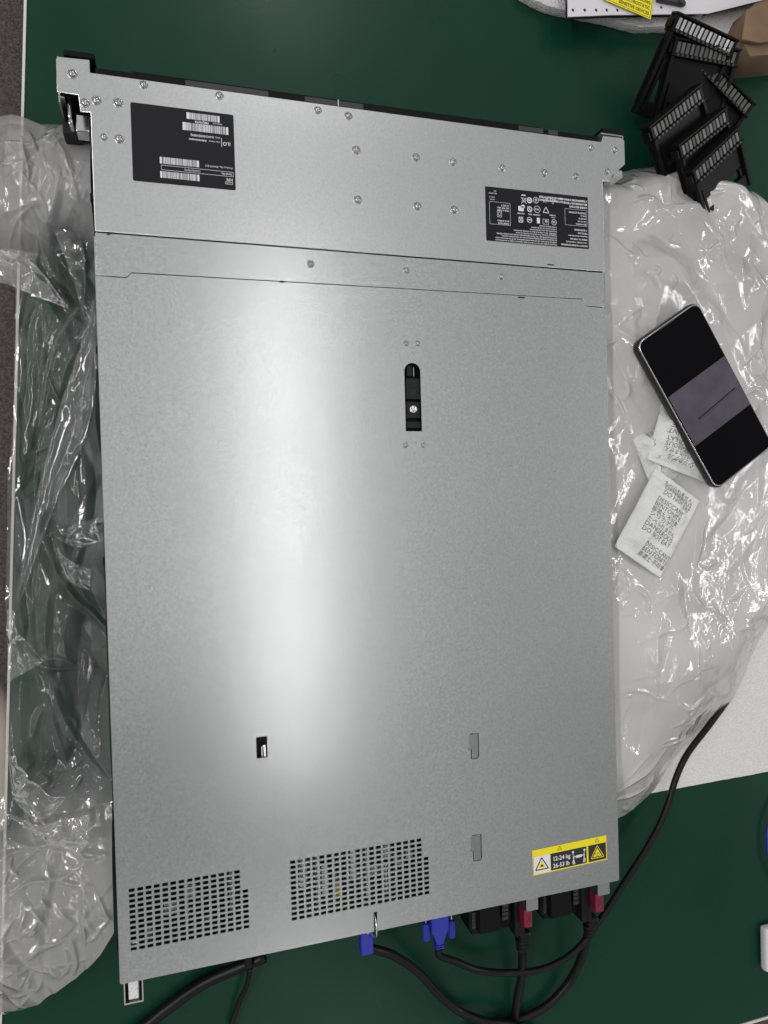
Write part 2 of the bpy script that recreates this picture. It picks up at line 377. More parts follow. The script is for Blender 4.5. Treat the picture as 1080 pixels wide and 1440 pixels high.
for a, b, s_, z_ in ((437, 371, 1., .0005), (572, 380, .95, .0005), (705, 389, .95, .0005), (571, 483, .8, .0002), (587.5, 483, .8, .0002), (570, 626, .8, .0002), (595, 626, .8, .0002)):
    o = link('rivet', rm, M_rivet, sv); x, y = T(a, b); o.matrix_basis = o.matrix_basis @ Matrix.Translation((x, y, ZT-z_)) @ Matrix.Scale(s_*.83, 4)
# embossed corner marks on the front plate
bm = NB()
for a, b in (((190, 292), (190, 302)), ((190, 302), (200, 303)), ((248, 306), (262, 308))):
    stroke(bm, [T(*a), T(*b)], .0003, ZT+.00002)
obj('stamped_mark', bm, M_chassis, sv)
# --- cover latch inside its slot
lt = NB(); box(lt, sx0-.002, sx1+.002, sy0-.002, sy1+.002, ZT-.012, ZT-.0075)
lat = obj('cover_latch', lt, M_black, sv)
L = lambda bm, a, b, c, d, z, bev=.0004: pbox(bm, a, b, c, d, ZT-.0074, z, bev)
bm = NB(); L(bm, 572, 513, 579.5, 529, ZT-.004); L(bm, 571, 532, 591, 561.5, ZT-.0025); L(bm, 571.5, 565, 591, 588, ZT-.003); L(bm, 572, 593, 592, 602, ZT-.003)
obj('latch_lever', bm, M_dark, lat)
bm = NB(); L(bm, 581, 517, 582.2, 529, ZT-.0035, 0)
obj('latch_pin', bm, M_bright, lat)
x, y = P(581, 575.5, ZT-.003); bm = NB(); lathe(bm, x, y, ZT-.003, [(.0035, 0), (.0034, .0009), (.0029, .0013), (.0019, .0013), (.0017, .0005), (.0007, .0005), (.0006, .0011), (0, .0011)]); obj('latch_screw', bm, M_bright, lat, True)
bm = NB()
for cy in (540, 552):
    q = [P(576, cy-3.4, ZT-.0025), P(586, cy-3.4, ZT-.0025), P(581, cy+4.5, ZT-.0025)]
    stroke(bm, q+[q[0]], .00045, ZT-.0024); stroke(bm, [P(581, cy-2, ZT-.0025), P(581, cy+1.5, ZT-.0025)], .0004, ZT-.0024)
obj('arrow_mark', bm, M_cavity, lat)
# --- front bezel
bz = NB(); box(bz, .004, W-.002, .0001, .006, .006, ZT-.002, .0008); box(bz, -.018, .004, .0115, .016, .01, ZT-.001, .001); box(bz, W+.002, W+.0245, .0095, .0145, .01, ZT-.001, .001)
box(bz, .03, W-.06, .0062, .0095, .008, ZT-.006, .001)
bzo = obj('front_bezel', bz, M_black, sv)
bm = NB()
for a, b in ((.07, .135), (.165, .215), (.36, .385), (.39, .40)): box(bm, a, b, .001, .0055, ZT-.0021, ZT-.0012, .0003)
obj('bezel_rib', bm, M_grey, bzo)
bm = NB(); x = P(476, 146, ZT)[0]; box(bm, x-.0005, x+.0005, .0006, .006, ZT-.004, ZT-.0005); obj('bezel_latch', bm, M_bright, bzo)
# --- rack ears: side walls, left quick-release latch
bm = NB()
xl = T(79.5, 83)[0]; xr = T(878, 200)[0]
box(bm, xl+.0002, xl+.0014, -.024, .010, .006, ZT-.0012); box(bm, xl+.0015, -.0002, .0085, .0098, .006, ZT-.0012)
box(bm, xr-.0014, xr-.0002, -.012, .009, .006, ZT-.0012); box(bm, W+.0002, xr-.0015, .008, .0093, .006, ZT-.0012)
obj('rack_ear', bm, M_chassis, sv)
el = NB(); pbox(el, 86, 133, 115, 190, .03, .058, .001)
ela = obj('ear_latch', el, M_dark, sv)
bm = NB(); pbox(bm, 83, 130, 91, 138, .06, .084, .0006); pbox(bm, 94, 135, 101, 165, .06, .078, .0012); pbox(bm, 96, 166, 103, 174, .055, .072, .0008); pbox(bm, 106, 160, 126, 186, .058, .073, .0008)
obj('latch_plate', bm, M_bright, ela)
bm = NB(); pbox(bm, 86, 146, 92, 160, .059, .07, .0006); pbox(bm, 102, 150, 107, 160, .059, .07, .0006); obj('latch_spring', bm, M_black, ela)
bm = NB(); pbox(bm, 862, 238, 876, 250, .058, .075, .001); ela = obj('ear_latch', bm, M_bright, sv)
# --- rear fittings
bm = NB(); a = P(172, 1386, .07); b = P(202, 1408, .07)
X0, X1, Y1, Y0 = a[0]+.001, b[0], -D-.0002, b[1]
box(bm, X0, X1, Y0, Y0+.0012, .045, .07); box(bm, X0, X0+.001, Y0+.0013, Y1, .045, .07); box(bm, X1-.001, X1, Y0+.0013, Y1, .045, .07)
hb = obj('rear_bracket', bm, M_bright, sv)
bm = NB(); box(bm, X0+.0035, X1-.0035, Y0+.004, Y1, .045, .0712, .0008); obj('pull_tab', bm, M_foam, hb)
bm = NB(); box(bm, X0+.0015, X1-.0015, Y0+.0015, Y1, .035, .044); obj('bracket_cavity', bm, M_cavity, hb)
bm = NB(); cx = P(528.5, 1300)[0]; pts = spline([(cx, -D+.015, ZT-.006), (cx, -D+.006, ZT+.0015), (cx+.0002, -D-.006, ZT-.001), (cx+.0018, -D-.014, .07), (cx, -D-.018, .062), (cx-.002, -D-.012, .06)]); tube(bm, pts, .0008, 8); obj('wire_clip', bm, M_bright, sv, True)
# power supplies
for k, dx in enumerate((0, 100.5)):
    dy = -dx*.219
    q = lambda bm, a, b, c, d, z0, z1, bev=.0008: pbox(bm, a+dx, b+dy, c+dx, d+dy, z0, z1, bev)
    bm = NB(); x0 = P(655+dx, 1300+dy, .045)[0]; x1 = P(757+dx, 1300+dy, .045)[0]
    box(bm, x0, x1, -D-.001, -D+.12, .005, .045, .0006)
    ps = obj('power_supply', bm, M_black, sv)
    bm = NB(); q(bm, 659, 1270, 668, 1308, .02, .042); q(bm, 712, 1262, 719, 1298, .02, .042); q(bm, 663, 1296, 716, 1304, .02, .040)
    q(bm, 674, 1270, 704, 1309, .01, .052, .0012)
    h = obj('pull_handle', bm, M_black, ps)
    bm = NB()
    for j in range(5): q(bm, 664, 1284+j*4.6, 673, 1286.5+j*4.6, .04, .0425, .0003)
    for j in range(4): q(bm, 706, 1272+j*6, 715, 1275+j*6, .04, .0432, .0003)
    obj('grip_rib', bm, M_grey, h)
    bm = NB(); q(bm, 740, 1262, 757, 1279, .03, .062, .0003); obj('retention_tab', bm, M_chassis, ps)
    bm = NB(); q(bm, 737, 1280, 749.5, 1304, .03, .058, .0016); la = obj('release_latch', bm, M_maroon, ps)
    bm = NB(); cx_, cy_ = P(743+dx, 1293+dy, .0585)
    stroke(bm, [(cx_-.002, cy_-.003), (cx_+.002, cy_), (cx_-.001, cy_+.004)], .0005, .0581); obj('latch_mark', bm, M_ink, la)
# --- labels
def MM(x0, y0): return Matrix(((-1, 0, 0, x0), (0, -1, 0, y0), (0, 0, 1, 0), (0, 0, 0, 1)))
zl = ZT+.0001
la = (.1064, -.0180); lw, lh = .0778, .0600
lab = plate('serial_label', rrect(la[0]-lw, la[0], la[1]-lh, la[1], .0015), [], zl, .0001, M_label, sv)
bm = NB(); m1 = MM(*la); z = zl+.00004
def barcode(bm, a0, a1, b0, b1, M, seed):
    r = random.Random(seed); x = a0
    flat(bm, rect(a0, a0+.0016, b0, b1), z, M); flat(bm, rect(a1-.0016, a1, b0, b1), z, M); x = a0+.0019
    while x < a1-.0022:
        w = r.choice((.00022, .00022, .00045, .0007)); flat(bm, rect(x, x+w, b0, b1), z, M); x += w+r.choice((.00022, .00022, .00045))
# b runs up from the reading bottom edge (the far, front side of the label)
barcode(bm, .028, .0575, .0505, .0555, m1, 1); barcode(bm, .028, .0575, .0395, .0446, m1, 2)
barcode(bm, .0045, .0395, .0105, .0165, m1, 3); barcode(bm, .0110, .0363, .0025, .0075, m1, 4)
frame(bm, .0015, .0567, .0457, .0495, .00025, z, m1)
frame(bm, .0022, .0080, .0538, .0556, .00035, z, m1)
t_ = lambda s, sz, a, b, bold=.00004, **k: txt(bm, s, sz, a, b, z, M=m1, bold=bold, **k)
t_('HPE', .0030, .0020, .0510); t_('Serial No.', .0021, .0027, .0470); t_('CNX02V00XJ', .0021, .0270, .0470, 0.)
t_('Product No. P04199-B21', .0021, .0020, .0420, 0.)
t_('iLO', .0040, .0030, .0225); flat(bm, rect(.0098, .0102, .0195, .0265), z, m1)
t_('User Name:', .0018, .0112, .0225, 0.); t_('Administrator', .0024, .0215, .0225); t_('DNS:', .0018, .0112, .0190, 0.); t_('ILOCNX02V00XJ', .0024, .0160, .0190)
t_('Password:', .0018, .0092, .0083, 0.); t_('P8RJVNTB', .0024, .0195, .0083)
obj('printed_text', bm, M_white, lab)
lb = (.4288, -.0530); lw, lh = .1042, .0480
lab = plate('regulatory_label', rrect(lb[0]-lw, lb[0], lb[1]-lh, lb[1], .0010), [], zl, .0001, M_label, sv)
bm = NB(); m2 = MM(*lb)
t2 = lambda s, sz, a, b, bold=0., **k: txt(bm, s, sz, a, b, z, M=m2, bold=bold, **k)
left = ['HEWLETT PACKARD ENTERPRISE', '1701 E MOSSY OAKS ROAD', 'SPRING TX 77389 USA', 'Regulatory Model Number', 'HSTNS-2145', '产品名称 服务器', '输入 INPUT 100-240V', '50/60Hz 额定电流', '制造商 中国制造', 'MADE IN CHINA']
for i, s in enumerate(left[:6]): t2(s, .00185, .0015, .0450-i*.0029, .00005 if i % 2 == 0 else .00002)
frame(bm, .0015, .0245, .0125, .0275, .0002, z, m2)
for i, s in enumerate(['警告 WARNING', '100-127V 10A', '200-240V 8A', '50/60 Hz', '此为A级产品 在生活环境中']): t2(s, .0017, .0023, .0252-i*.0026, .00003, sx=.9)
for i, s in enumerate(['认证型号 服务器主机', '慧与中国有限公司 产地中国', '使用前请阅读说明 注意安全']): t2(s, .0020, .0010, .0095-i*.0030, .00006)
for i, s in enumerate(['该产品可能会造成无线电干扰 在这种情况下', '可能需要用户对其干扰采取切实可行的措施']): t2(s, .0020, .0235, .0062-i*.0028, .00006, sx=.72)
para = ['This device complies with Part 15 of the FCC Rules. Operation is subject to the following two', 'conditions: (1) this device may not cause harmful interference, and (2) this device must accept', 'any interference received, including interference that may cause undesired operation.', 'CAN ICES-3(A)/NMB-3(A). This Class A digital apparatus complies with Canadian ICES-003.', 'Cet appareil numerique de la classe A est conforme a la norme', 'WARNING: This is a Class A product. In a domestic environment', 'this product may cause radio interference', 'in which case the user may be required', 'to take adequate measures']
for i, s in enumerate(para): t2(s, .00165, .0335, .0462-i*.0020, .00003, sx=.98)
frame(bm, .0800, .1005, .0130, .0330, .0002, z, m2)
for i, s in enumerate(['R33087 RoHS', 'RU R-4100012', '', '', '', 'Made in China', 'ISO 9001 4001', 'N 1352 P']):
    if s: t2(s, .0019, .0815, .0310-i*.0023, .00004)
frame(bm, .0885, .0930, .0205, .0262, .0003, z, m2); frame(bm, .0898, .0917, .0215, .0252, .0003, z, m2)
t2('HSTNS', .0016, .0950, .0105); t2('2145-16', .0016, .0950, .0085); t2('REF 867959', .0016, .0930, .0050); t2('-B21', .0016, .0930, .0030)
# rows of approval marks
def tri(cx, cy, r, up=1, w=.00028):
    q = [(cx+r*math.cos(math.radians(a)), cy+up*r*math.sin(math.radians(a))) for a in (90, 210, 330, 90)]; stroke(bm, q, w, z, m2)
tri(.0368, .0068, .0030); stroke(bm, [(.0368, .0055), (.0368, .0080)], .0004, z, m2)
ring(bm, .0445, .0066, .0022, .0003, z, m2); stroke(bm, [(.0425, .0045), (.0465, .0088)], .0005, z, m2); stroke(bm, [(.0415, .0085), (.0425, .0045)], .0004, z, m2)
ring(bm, .0540, .0078, .0028, .0004, z, m2); stroke(bm, [(.0540, .0060), (.0540, .0096)], .0006, z, m2); stroke(bm, [(.0525, .0080), (.0540, .0062), (.0555, .0080)], .0004, z, m2)
ring(bm, .0605, .0085, .0027, .0009, z, m2); flat(bm, rect(.0595, .0615, .0075, .0095), z, m2)
frame(bm, .0645, .0680, .0070, .0105, .0004, z, m2); stroke(bm, [(.0635, .0065), (.0690, .0120)], .0004, z, m2); stroke(bm, [(.0690, .0065), (.0635, .0120)], .0004, z, m2); flat(bm, rect(.0645, .0685, .0040, .0050), z, m2)
tri(.0440, .0165, .0034, -1, .0006); ring(bm, .0530, .0160, .0032, .0004, z, m2); t2('CCC', .0020, .0510, .0153, .00008)
ring(bm, .0605, .0165, .0026, .0008, z, m2); stroke(bm, [(.0590, .0190), (.0625, .0140)], .0009, z, m2)
flat(bm, rrect(.0665, .0720, .0145, .0190, .001), z, m2)
flat(bm, rrect(.0655, .0690, .0132, .0160, .0008), z, m2)
ring(bm, .0360, .0262, .0026, .0004, z, m2); t2('UL', .0026, .0347, .0253, .00008); t2('LISTED', .0014, .0345, .0215)
frame(bm, .0415, .0475, .0240, .0288, .0003, z, m2); t2('GS', .0024, .0425, .0252, .0001); flat(bm, rect(.0505, .0535, .0235, .0285), z, m2)
ring(bm, .0610, .0262, .0026, .0005, z, m2); flat(bm, rect(.0592, .0628, .0257, .0266), z, m2)
frame(bm, .0675, .0718, .0242, .0292, .0005, z, m2); stroke(bm, [(.0680, .0245), (.0714, .0289)], .0006, z, m2); stroke(bm, [(.0714, .0245), (.0680, .0289)], .0006, z, m2)
for a, b, s in ((.0500, .0205, 'CAN/CSA'), (.0585, .0205, 'BSMI'), (.0660, .0205, 'EAC MSIP'), (.0345, .0195, 'E115400')): t2(s, .0017, a, b, .00004)
obj('printed_text', bm, M_white, lab)
# heavy load / hot surface label
h0 = Vector(T(749.8, 1231.5)); h1 = Vector(T(853.8, 1208.5)); h2 = Vector(T(749, 1196)); ux = (h1-h0); HW = ux.length; ux.normalize(); uy = Vector((-ux.y, ux.x)); HH = abs((h2-h0).dot(uy))
mh = Matrix(((ux.x, uy.x, 0, h0.x), (ux.y, uy.y, 0, h0.y), (0, 0, 1, 0), (0, 0, 0, 1)))
me = plate_mesh(rect(0, HW, 0, HH), [], .0001, zl); me.transform(mh); lab = link('lifting_label', me, M_yellow, sv)
U = HH
xa = HW*.235; xb = HW*.72; xc = HW*.745
bm = NB(); flat(bm, rect(.0008, xa-.0002, U*.05, U*.72), z, mh); obj('white_field', bm, M_white, lab)
bm = NB(); flat(bm, rect(xa, xb, U*.05, U*.72), z, mh); flat(bm, rect(xc, HW-.0009, U*.05, U*.72), z, mh)
stroke(bm, [(.0008, U*.05), (.0008, U*.72)], .0002, z, mh)
z3 = z+.00008
for cx, cy, r in ((xa*.5, U*.34, U*.31), (HW*.36, U*.86, U*.10), (HW*.87, U*.86, U*.10)):
    q = [(cx+r*1.05*math.cos(math.radians(a)), cy+r*math.sin(math.radians(a))) for a in (90, 210, 330, 90)]; stroke(bm, q, r*.14, z3, mh)
cx, cy = xa*.5, U*.34; flat(bm, [(cx-.0018, cy-.0012), (cx+.0018, cy-.0012), (cx+.0008, cy+.0008), (cx-.0006, cy+.0010)], z3+.0001, mh)
obj('black_field', bm, M_ink, lab)
bm = NB(); cx, cy, r = xa*.5, U*.34, U*.20
flat(bm, [(cx+r*math.cos(math.radians(a)), cy+r*math.sin(math.radians(a))) for a in (90, 210, 330)], z3, mh)
cx, cy, r = (xc+HW-.0009)/2, U*.33, U*.33
q = [(cx+r*1.05*math.cos(math.radians(a)), cy+r*math.sin(math.radians(a))) for a in (90, 210, 330)]
stroke(bm, q+[q[0]], .0006, z3, mh); r2 = r*.68
flat(bm, [(cx+r2*math.cos(math.radians(a)), cy+r2*math.sin(math.radians(a))) for a in (90, 210, 330)], z3, mh)
obj('yellow_mark', bm, M_yellow, lab)
bm = NB()
for i in range(3): stroke(bm, [(cx-.0016+i*.0016+.0004*math.sin(k*1.6), cy-.0022+k*.0009) for k in range(5)], .00035, z3+.0001, mh)
stroke(bm, [(cx-.003, cy-.0028), (cx+.003, cy-.0028)], .0003, z3+.0001, mh)
obj('heat_mark', bm, M_ink, lab)
bm = NB(); txt(bm, '12-24 kg', .0056, xa+.0022, U*.41, z3, M=mh, bold=.0001, sx=.93); txt(bm, '26-53 lb', .0056, xa+.0022, U*.13, z3, M=mh, bold=.0001, sx=.93)
for s, bx in ((1, xa+(xb-xa)*.62), (-1, xa+(xb-xa)*.94)):
    ring(bm, bx, U*.60, .0011, .0011, z3, mh, 12)
    stroke(bm, [(bx, U*.54), (bx+s*.0006, U*.30), (bx-s*.0007, U*.20), (bx+s*.0002, U*.10)], .0009, z3, mh); stroke(bm, [(bx+s*.0006, U*.30), (bx+s*.0014, U*.10)], .0008, z3, mh); stroke(bm, [(bx, U*.50), (bx+s*.0012, U*.40), (bx+s*.0028, U*.40)], .0007, z3, mh)
bx = xa+(xb-xa)*.78; flat(bm, rect(bx-.0032, bx+.0032, U*.34, U*.44), z3, mh)
obj('printed_text', bm, M_white, lab)
# ------------------------------------------------------------------ cables at the back
vg = thing('vga_cable', 'black video cable with blue screw connector curling right under the plastic bag', 'cable', (*P(622, 1330, 0), 0))
bm = NB(); x0, y0 = P(607, 1297, .036); x1, y1 = P(632, 1310, .036); xm = (x0+x1)/2
box(bm, x0, x1, y1, -D-.001, .024, .036, .0012)
vs = box(bm, xm-.0075, xm+.0075, y1-.011, y1+.0005, .0255, .0348, .001)
for v in vs:
    if v.co.y < y1-.005: v.co.x = xm+(v.co.x-xm)*.5
for k in range(3): box(bm, xm-.0042, xm+.0042, y1-.0125-k*.0022, y1-.0112-k*.0022, .0262, .0338, .0005)
obj('connector', bm, M_blue, vg)
for a in (597.5, 633.5):
    bm = NB(); xa_, ya_ = P(a+4, 1325-(a-597)*.13, .034); Mx = Matrix.Translation((xa_, ya_, .03)) @ Matrix.Rotation(PI/2, 4, 'X')
    cyl(bm, 0, 0, -.016, 0, .0032, 14, M=Mx)
    for k in range(10):
        t = 2*PI*k/10; vs = box(bm, -.0003, .0003, -.0003, .0003, -.0155, -.0005); bmesh.ops.transform(bm, matrix=Mx @ Matrix.Translation((.0032*math.cos(t), .0032*math.sin(t), 0)), verts=vs)
    ts = obj('thumbscrew', bm, M_blue, vg)
    bm = NB(); cyl(bm, 0, 0, -.026, -.0161, .0012, 10, M=Mx); obj('shaft', bm, M_bright, ts)
yv = y1-.018
a = [(xm, yv, .030), (xm+.001, yv-.008, .029)]
bm = NB(); pts = [(*q,) for q in a]+[(*P(p, q, z), z) for p, q, z in ((641, 1352, .022), (672, 1364, .018), (715, 1368, .02), (765, 1362, .03), (808, 1338, .034), (845, 1292, .03), (880, 1238, .026), (913, 1187, .022), (935, 1143, .02), (951, 1093, .02), (968, 1058, .02), (1000, 1016, .02), (1028, 974, .0135), (1030, 940, .0095), (1022, 890, .0095), (1000, 840, .0095))]
tube(bm, spline(pts, 8), .0034, 14); obj('cord', bm, M_cable, vg, True)
pc = []
for k, path in enumerate(([(734, 1318, .036), (734.5, 1345, .028), (733, 1375, .018), (727, 1405, .012), (722, 1450, .008), (716, 1500, .005)],
                          [(829, 1296, .036), (826, 1316, .032), (818, 1345, .022), (801, 1380, .012), (772, 1412, .008), (735, 1432, .006), (700, 1440, .006), (668, 1450, .006), (640, 1475, .006)])):
    lb_ = ('black power cord plugged beside left maroon latch running straight off the bottom', 'black power cord plugged beside right maroon latch curving to the left')[k]
    dx = 94*k; dy = -20*k
    p = thing('power_cable', lb_, 'power cord', (*P(734+dx, 1320+dy, 0), 0), 'power cords at the rear of the server')
    bm = NB(); xa_, ya_ = P(724+dx, 1292+dy, .048); xb_ = P(739+dx, 1310+dy, .048)
    box(bm, xa_, xb_[0], xb_[1]-.004, -D-.0015, .024, .048, .002)
    cx_ = P(*path[0])[0]; vs = box(bm, cx_-.0065, cx_+.0065, xb_[1]-.014, xb_[1]-.0035, .027, .045, .003)
    obj('plug', bm, M_cable, p)
    bm = NB(); y_ = xb_[1]-.0145
    for j in range(3):
        Mx = Matrix.Translation((cx_, y_-j*.0042, .036-j*.0006)) @ Matrix.Rotation(PI/2, 4, 'X'); cyl(bm, 0, 0, 0, .0028, .0068-j*.0007, 14, M=Mx)
    obj('strain_relief', bm, M_cable, p)
    bm = NB(); pts = [(cx_, y_, .036), (cx_, y_-.010, .0345)]+[(*P(*q), q[2]) for q in path[1:]]
    tube(bm, spline(pts, 8), .0042, 14); obj('cord', bm, M_cable, p, True)
nc = thing('monitor_cable', 'black cable with small blue plug under the wire clip sagging to the bottom edge', 'cable', (*P(517, 1335, 0), 0))
bm = NB(); x0, y0 = P(507.5, 1320, .045); x1, y1 = P(526, 1342, .045); box(bm, x0, x1, y1, -D-.001, .034, .045, .0015); obj('connector', bm, M_blue, nc)
bm = NB(); pts = [((x0+x1)/2, y1+.003, .038)]+[(*P(p, q, z), z) for p, q, z in ((534, 1337, .036), (556, 1345, .030), (588, 1367, .02), (616, 1397, .014), (645, 1421, .008), (680, 1436, .0165), (720, 1442, .0165), (760, 1460, .01))]
tube(bm, spline(pts, 8), .0042, 14); obj('cord', bm, M_cable, nc, True)
bm = NB(); pts = [(*P(p, q, z), z) for p, q, z in ((372, 1345, .02), (330, 1362, .012), (285, 1383, .007), (240, 1414, .006), (195, 1450, .006), (150, 1490, .006))]
tube(bm, spline(pts, 8), .0055, 14); tag(obj('thick_cable', bm, M_cable, None, True), 'thick black cable running out from under the server toward bottom left corner', 'cable')
t = thing('thin_cable', 'thin dark cable with small moulded plug left of the wire clip', 'cable', (*P(350, 1360, 0), 0))
bm = NB(); pts = [(*P(p, q, z), z) for p, q, z in ((352, 1362, .02), (347, 1385, .012), (335, 1412, .008), (322, 1450, .006))]
tube(bm, spline(pts, 8), .0024, 10); obj('cord', bm, M_cable, t, True)
bm = NB(); a_ = P(344, 1346, .026); b_ = P(355, 1362, .026); box(bm, a_[0], b_[0], b_[1], -D+.0009-.002, .014, .026, .0012); obj('plug', bm, M_cable, t)
# ------------------------------------------------------------------ foam, lid, sticker, carton
fa = P(880, 1122, .004); fb = P(1085, 1084, .004)
sl = (fb[1]-fa[1])/(fb[0]-fa[0]); f0 = .462; f1 = .95
yb = lambda x: fa[1]+sl*(x-fa[0])
def wob(p, q, n, a):
    out = []
    for i in range(n):
        t = i/n; out.append((p[0]+(q[0]-p[0])*t+R_.uniform(-a, a), p[1]+(q[1]-p[1])*t+R_.uniform(-a, a)))
    return out
ol = wob((f0, yb(f0)), (f1, yb(f1)), 60, .0003)+wob((f1, yb(f1)), (f1, -.12), 20, .0003)+wob((f1, -.12), (f0, -.05), 20, .0003)+[(f0, -.05)]
o = plate('foam_sheet', ol, [], .005, .005, M_foam, None, .0006)
tag(o, 'white foam packing sheet under the milky plastic bag right of the server', 'foam sheet')
q = lambda a, b, z=.012: P(a, b, z)
pts = [q(700, -60), q(738, -8), q(770, 8), q(800, 15), q(853, 25), q(900, 38), q(930, 37), q(985, 42), q(1035, 52), q(1075, 50), q(1120, 40), q(1120, -90), q(700, -90)]
ol = []
for i in range(len(pts)): ol += wob(pts[i], pts[(i+1) % len(pts)], 8, .0004)
o = plate('foam_sheet', ol, [], .012, .012, M_foam, None, .001)
tag(o, 'white foam sheet under the punched white tray at the top edge', 'foam sheet')
zc = .030
q = lambda a, b: P(a, b, zc)
hl = []
for a, b in ((806, 14), (822.5, 14), (838.5, 14), (853.5, 14), (868.5, 14), (884, 13.5), (930, 10)):
    x, y = q(a, b); r = .0016; hl.append([(x+r*math.cos(t*PI/6), y+r*math.sin(t*PI/6)) for t in range(12)])
tr = thing('punched_tray', 'white tray with a row of round punched holes at the top edge', 'tray', (*q(900, -20), .012))
plate('tray_sheet', [q(797, -90), q(798.5, 23.5), q(860, 21), q(940, 20), q(996, 19), q(1090, -4), q(1120, -30), q(1120, -90)], hl, zc, .0012, M_lid, tr, .0002)
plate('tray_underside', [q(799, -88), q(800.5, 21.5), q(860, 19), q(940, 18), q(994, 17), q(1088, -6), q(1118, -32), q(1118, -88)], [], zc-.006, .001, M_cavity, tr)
bm = NB(); a_ = q(800, 22); b_ = q(992, 17); box(bm, a_[0]+.0005, b_[0], b_[1]-.0007, b_[1]+.0003, .0125, zc-.0013); obj('tray_wall', bm, M_lid, tr)
bm = NB(); a_ = P(926, -8, .036); b_ = P(966, 7, .036); box(bm, *rx(a_[0], b_[0]), *rx(a_[1], b_[1]), zc+.0002, .036, .002); x, y = P(958, 2, .036); cyl(bm, x, y, .0362, .038, .003)
tag(obj('metal_block', bm, M_grey), 'small grey block lying on the white tray beside the yellow sticker', 'block')
st = thing('warning_sticker', 'yellow electrostatic warning sticker with black capitals on the white tray', 'sticker', (*P(895, 5, zc), zc))
s0 = Vector(P(915, 27.5, .0325)); s1 = Vector(P(882.5, 13.5, .0325)); sx_ = (s0-s1).normalized(); sy_ = Vector((-sx_.y, sx_.x)); SL = .058
o_ = s0-sx_*SL
ms_ = Matrix(((sx_.x, sy_.x, 0, o_.x), (sx_.y, sy_.y, 0, o_.y), (0, 0, 1, 0), (0, 0, 0, 1)))
me = plate_mesh(rect(0, SL, 0, .05), [], .0004, .0325); me.transform(ms_); link('sticker_sheet', me, M_yellow, st)
bm = NB(); frame(bm, .0012, SL-.0012, .0012, .0488, .0004, .03255, ms_)
for i, s in enumerate(('SENSITIVE DEVICES', 'ELECTROSTATIC', 'FOR HANDLING', 'OBSERVE PRECAUTIONS')): txt(bm, s, .0050, SL-.0030, .0034+i*.0058, .03258, M=ms_, align='RIGHT', bold=.0001, sx=.88)
txt(bm, 'CAUTION', .009, SL-.003, .029, .03258, M=ms_, align='RIGHT', bold=.0003)
obj('printed_text', bm, M_ink, st)
cb = thing('cardboard_box', 'brown cardboard box corner at the upper right edge', 'box', (*P(1075, 45, 0), 0))
zc2 = .045
q = lambda a, b: P(a, b, zc2)
bt = [q(1041, 52), q(1055, 79), q(1140, 72), q(1140, -20), q(1063, 4)]
plate('box_wall', bt, [], zc2, .045, M_card, cb, .0005)
bt = [P(1043, 55, .052), P(1050, 14, .052), P(1140, -25, .052), P(1140, 45, .052), P(1082, 58, .052), P(1068, 60, .052)]
me = plate_mesh(bt, [], .003, .052); link('box_flap', me, mat('cardboard_flap', (.19, .12, .07), .85, bump=(200, .3, .0006), var=(30, .15)), cb)
# ------------------------------------------------------------------ drive blanks
def make_blank(Dp):
    t = thing('drive_blank', '', 'drive blank', (0, 0, 0), 'black drive blanks piled by the tray')
    Ln = .072
    bm = NB()
    box(bm, -Ln/2-.003, -Ln/2+.001, -Dp, .002, -.005, .005, .0006); box(bm, Ln/2-.001, Ln/2+.003, -Dp, .002, -.005, .005, .0006)
    box(bm, -Ln/2+.0012, Ln/2-.0012, -Dp, -Dp+.014, -.004, .003, .0006); box(bm, -Ln/2+.0012, Ln/2-.0012, -Dp*.6, -.013, -.004, .001, .0006)
    for s in (-1, 1):
        box(bm, s*(Ln/2+.004)-.0008, s*(Ln/2+.004)+.0008, -Dp+.01, -.02, -.003, -.001, .0002)
        box(bm, s*(Ln/2-.006)-.0015, s*(Ln/2-.006)+.0015, -Dp+.0142, -Dp*.6-.0002, -.002, .002, .0004)
    box(bm, -Ln/2+.004, -Ln/2+.0075, -Dp*.95, -Dp*.4, .0022, .0035, .0003)
    obj('frame', bm, M_black, t)
    bm = NB(); box(bm, -Ln/2-.004, Ln/2+.004, -.0125, -.0105, -.007, .0065, .0005); box(bm, -Ln/2-.004, Ln/2+.004, .0018, .004, -.007, .0055, .0005); box(bm, -Ln/2-.004, Ln/2+.004, -.0104, .0017, -.006, -.003)
    box(bm, -Ln/2-.0065, -Ln/2-.0042, -.010, -.001, -.005, .004, .0006)
    obj('front_bezel', bm, M_black, t)
    n = 13
    bm = NB()
    for i in range(n):
        x = -Ln/2+(i+.5)*Ln/n; Mx = Matrix.Translation((x, -.0045, .0035)) @ Matrix.Rotation(.16*((i % 2)-.5), 4, 'Y')
        vs = box(bm, -.0018, .0018, -.0048, .0048, -.006, .0012, .0004, Mx)
    obj('vent_grille', bm, M_slat, t)
    bm = NB()
    for i in range(n): x = -Ln/2+(i+.5)*Ln/n; box(bm, x-.0014, x+.0014, -.0120, -.0098, .0046, .0070)
    obj('grille_teeth', bm, M_grey, t)
    bm = NB(); box(bm, Ln/2-.012, Ln/2-.004, -.05, -.046, .0012, .0022, .0003); obj('clip', bm, M_grey, t)
    return t
bl0 = make_blank(.088)
def copy_tree(o, parent=None):
    c = o.copy(); C.objects.link(c); c.parent = parent
    for ch in o.children: copy_tree(ch, c)
    return c
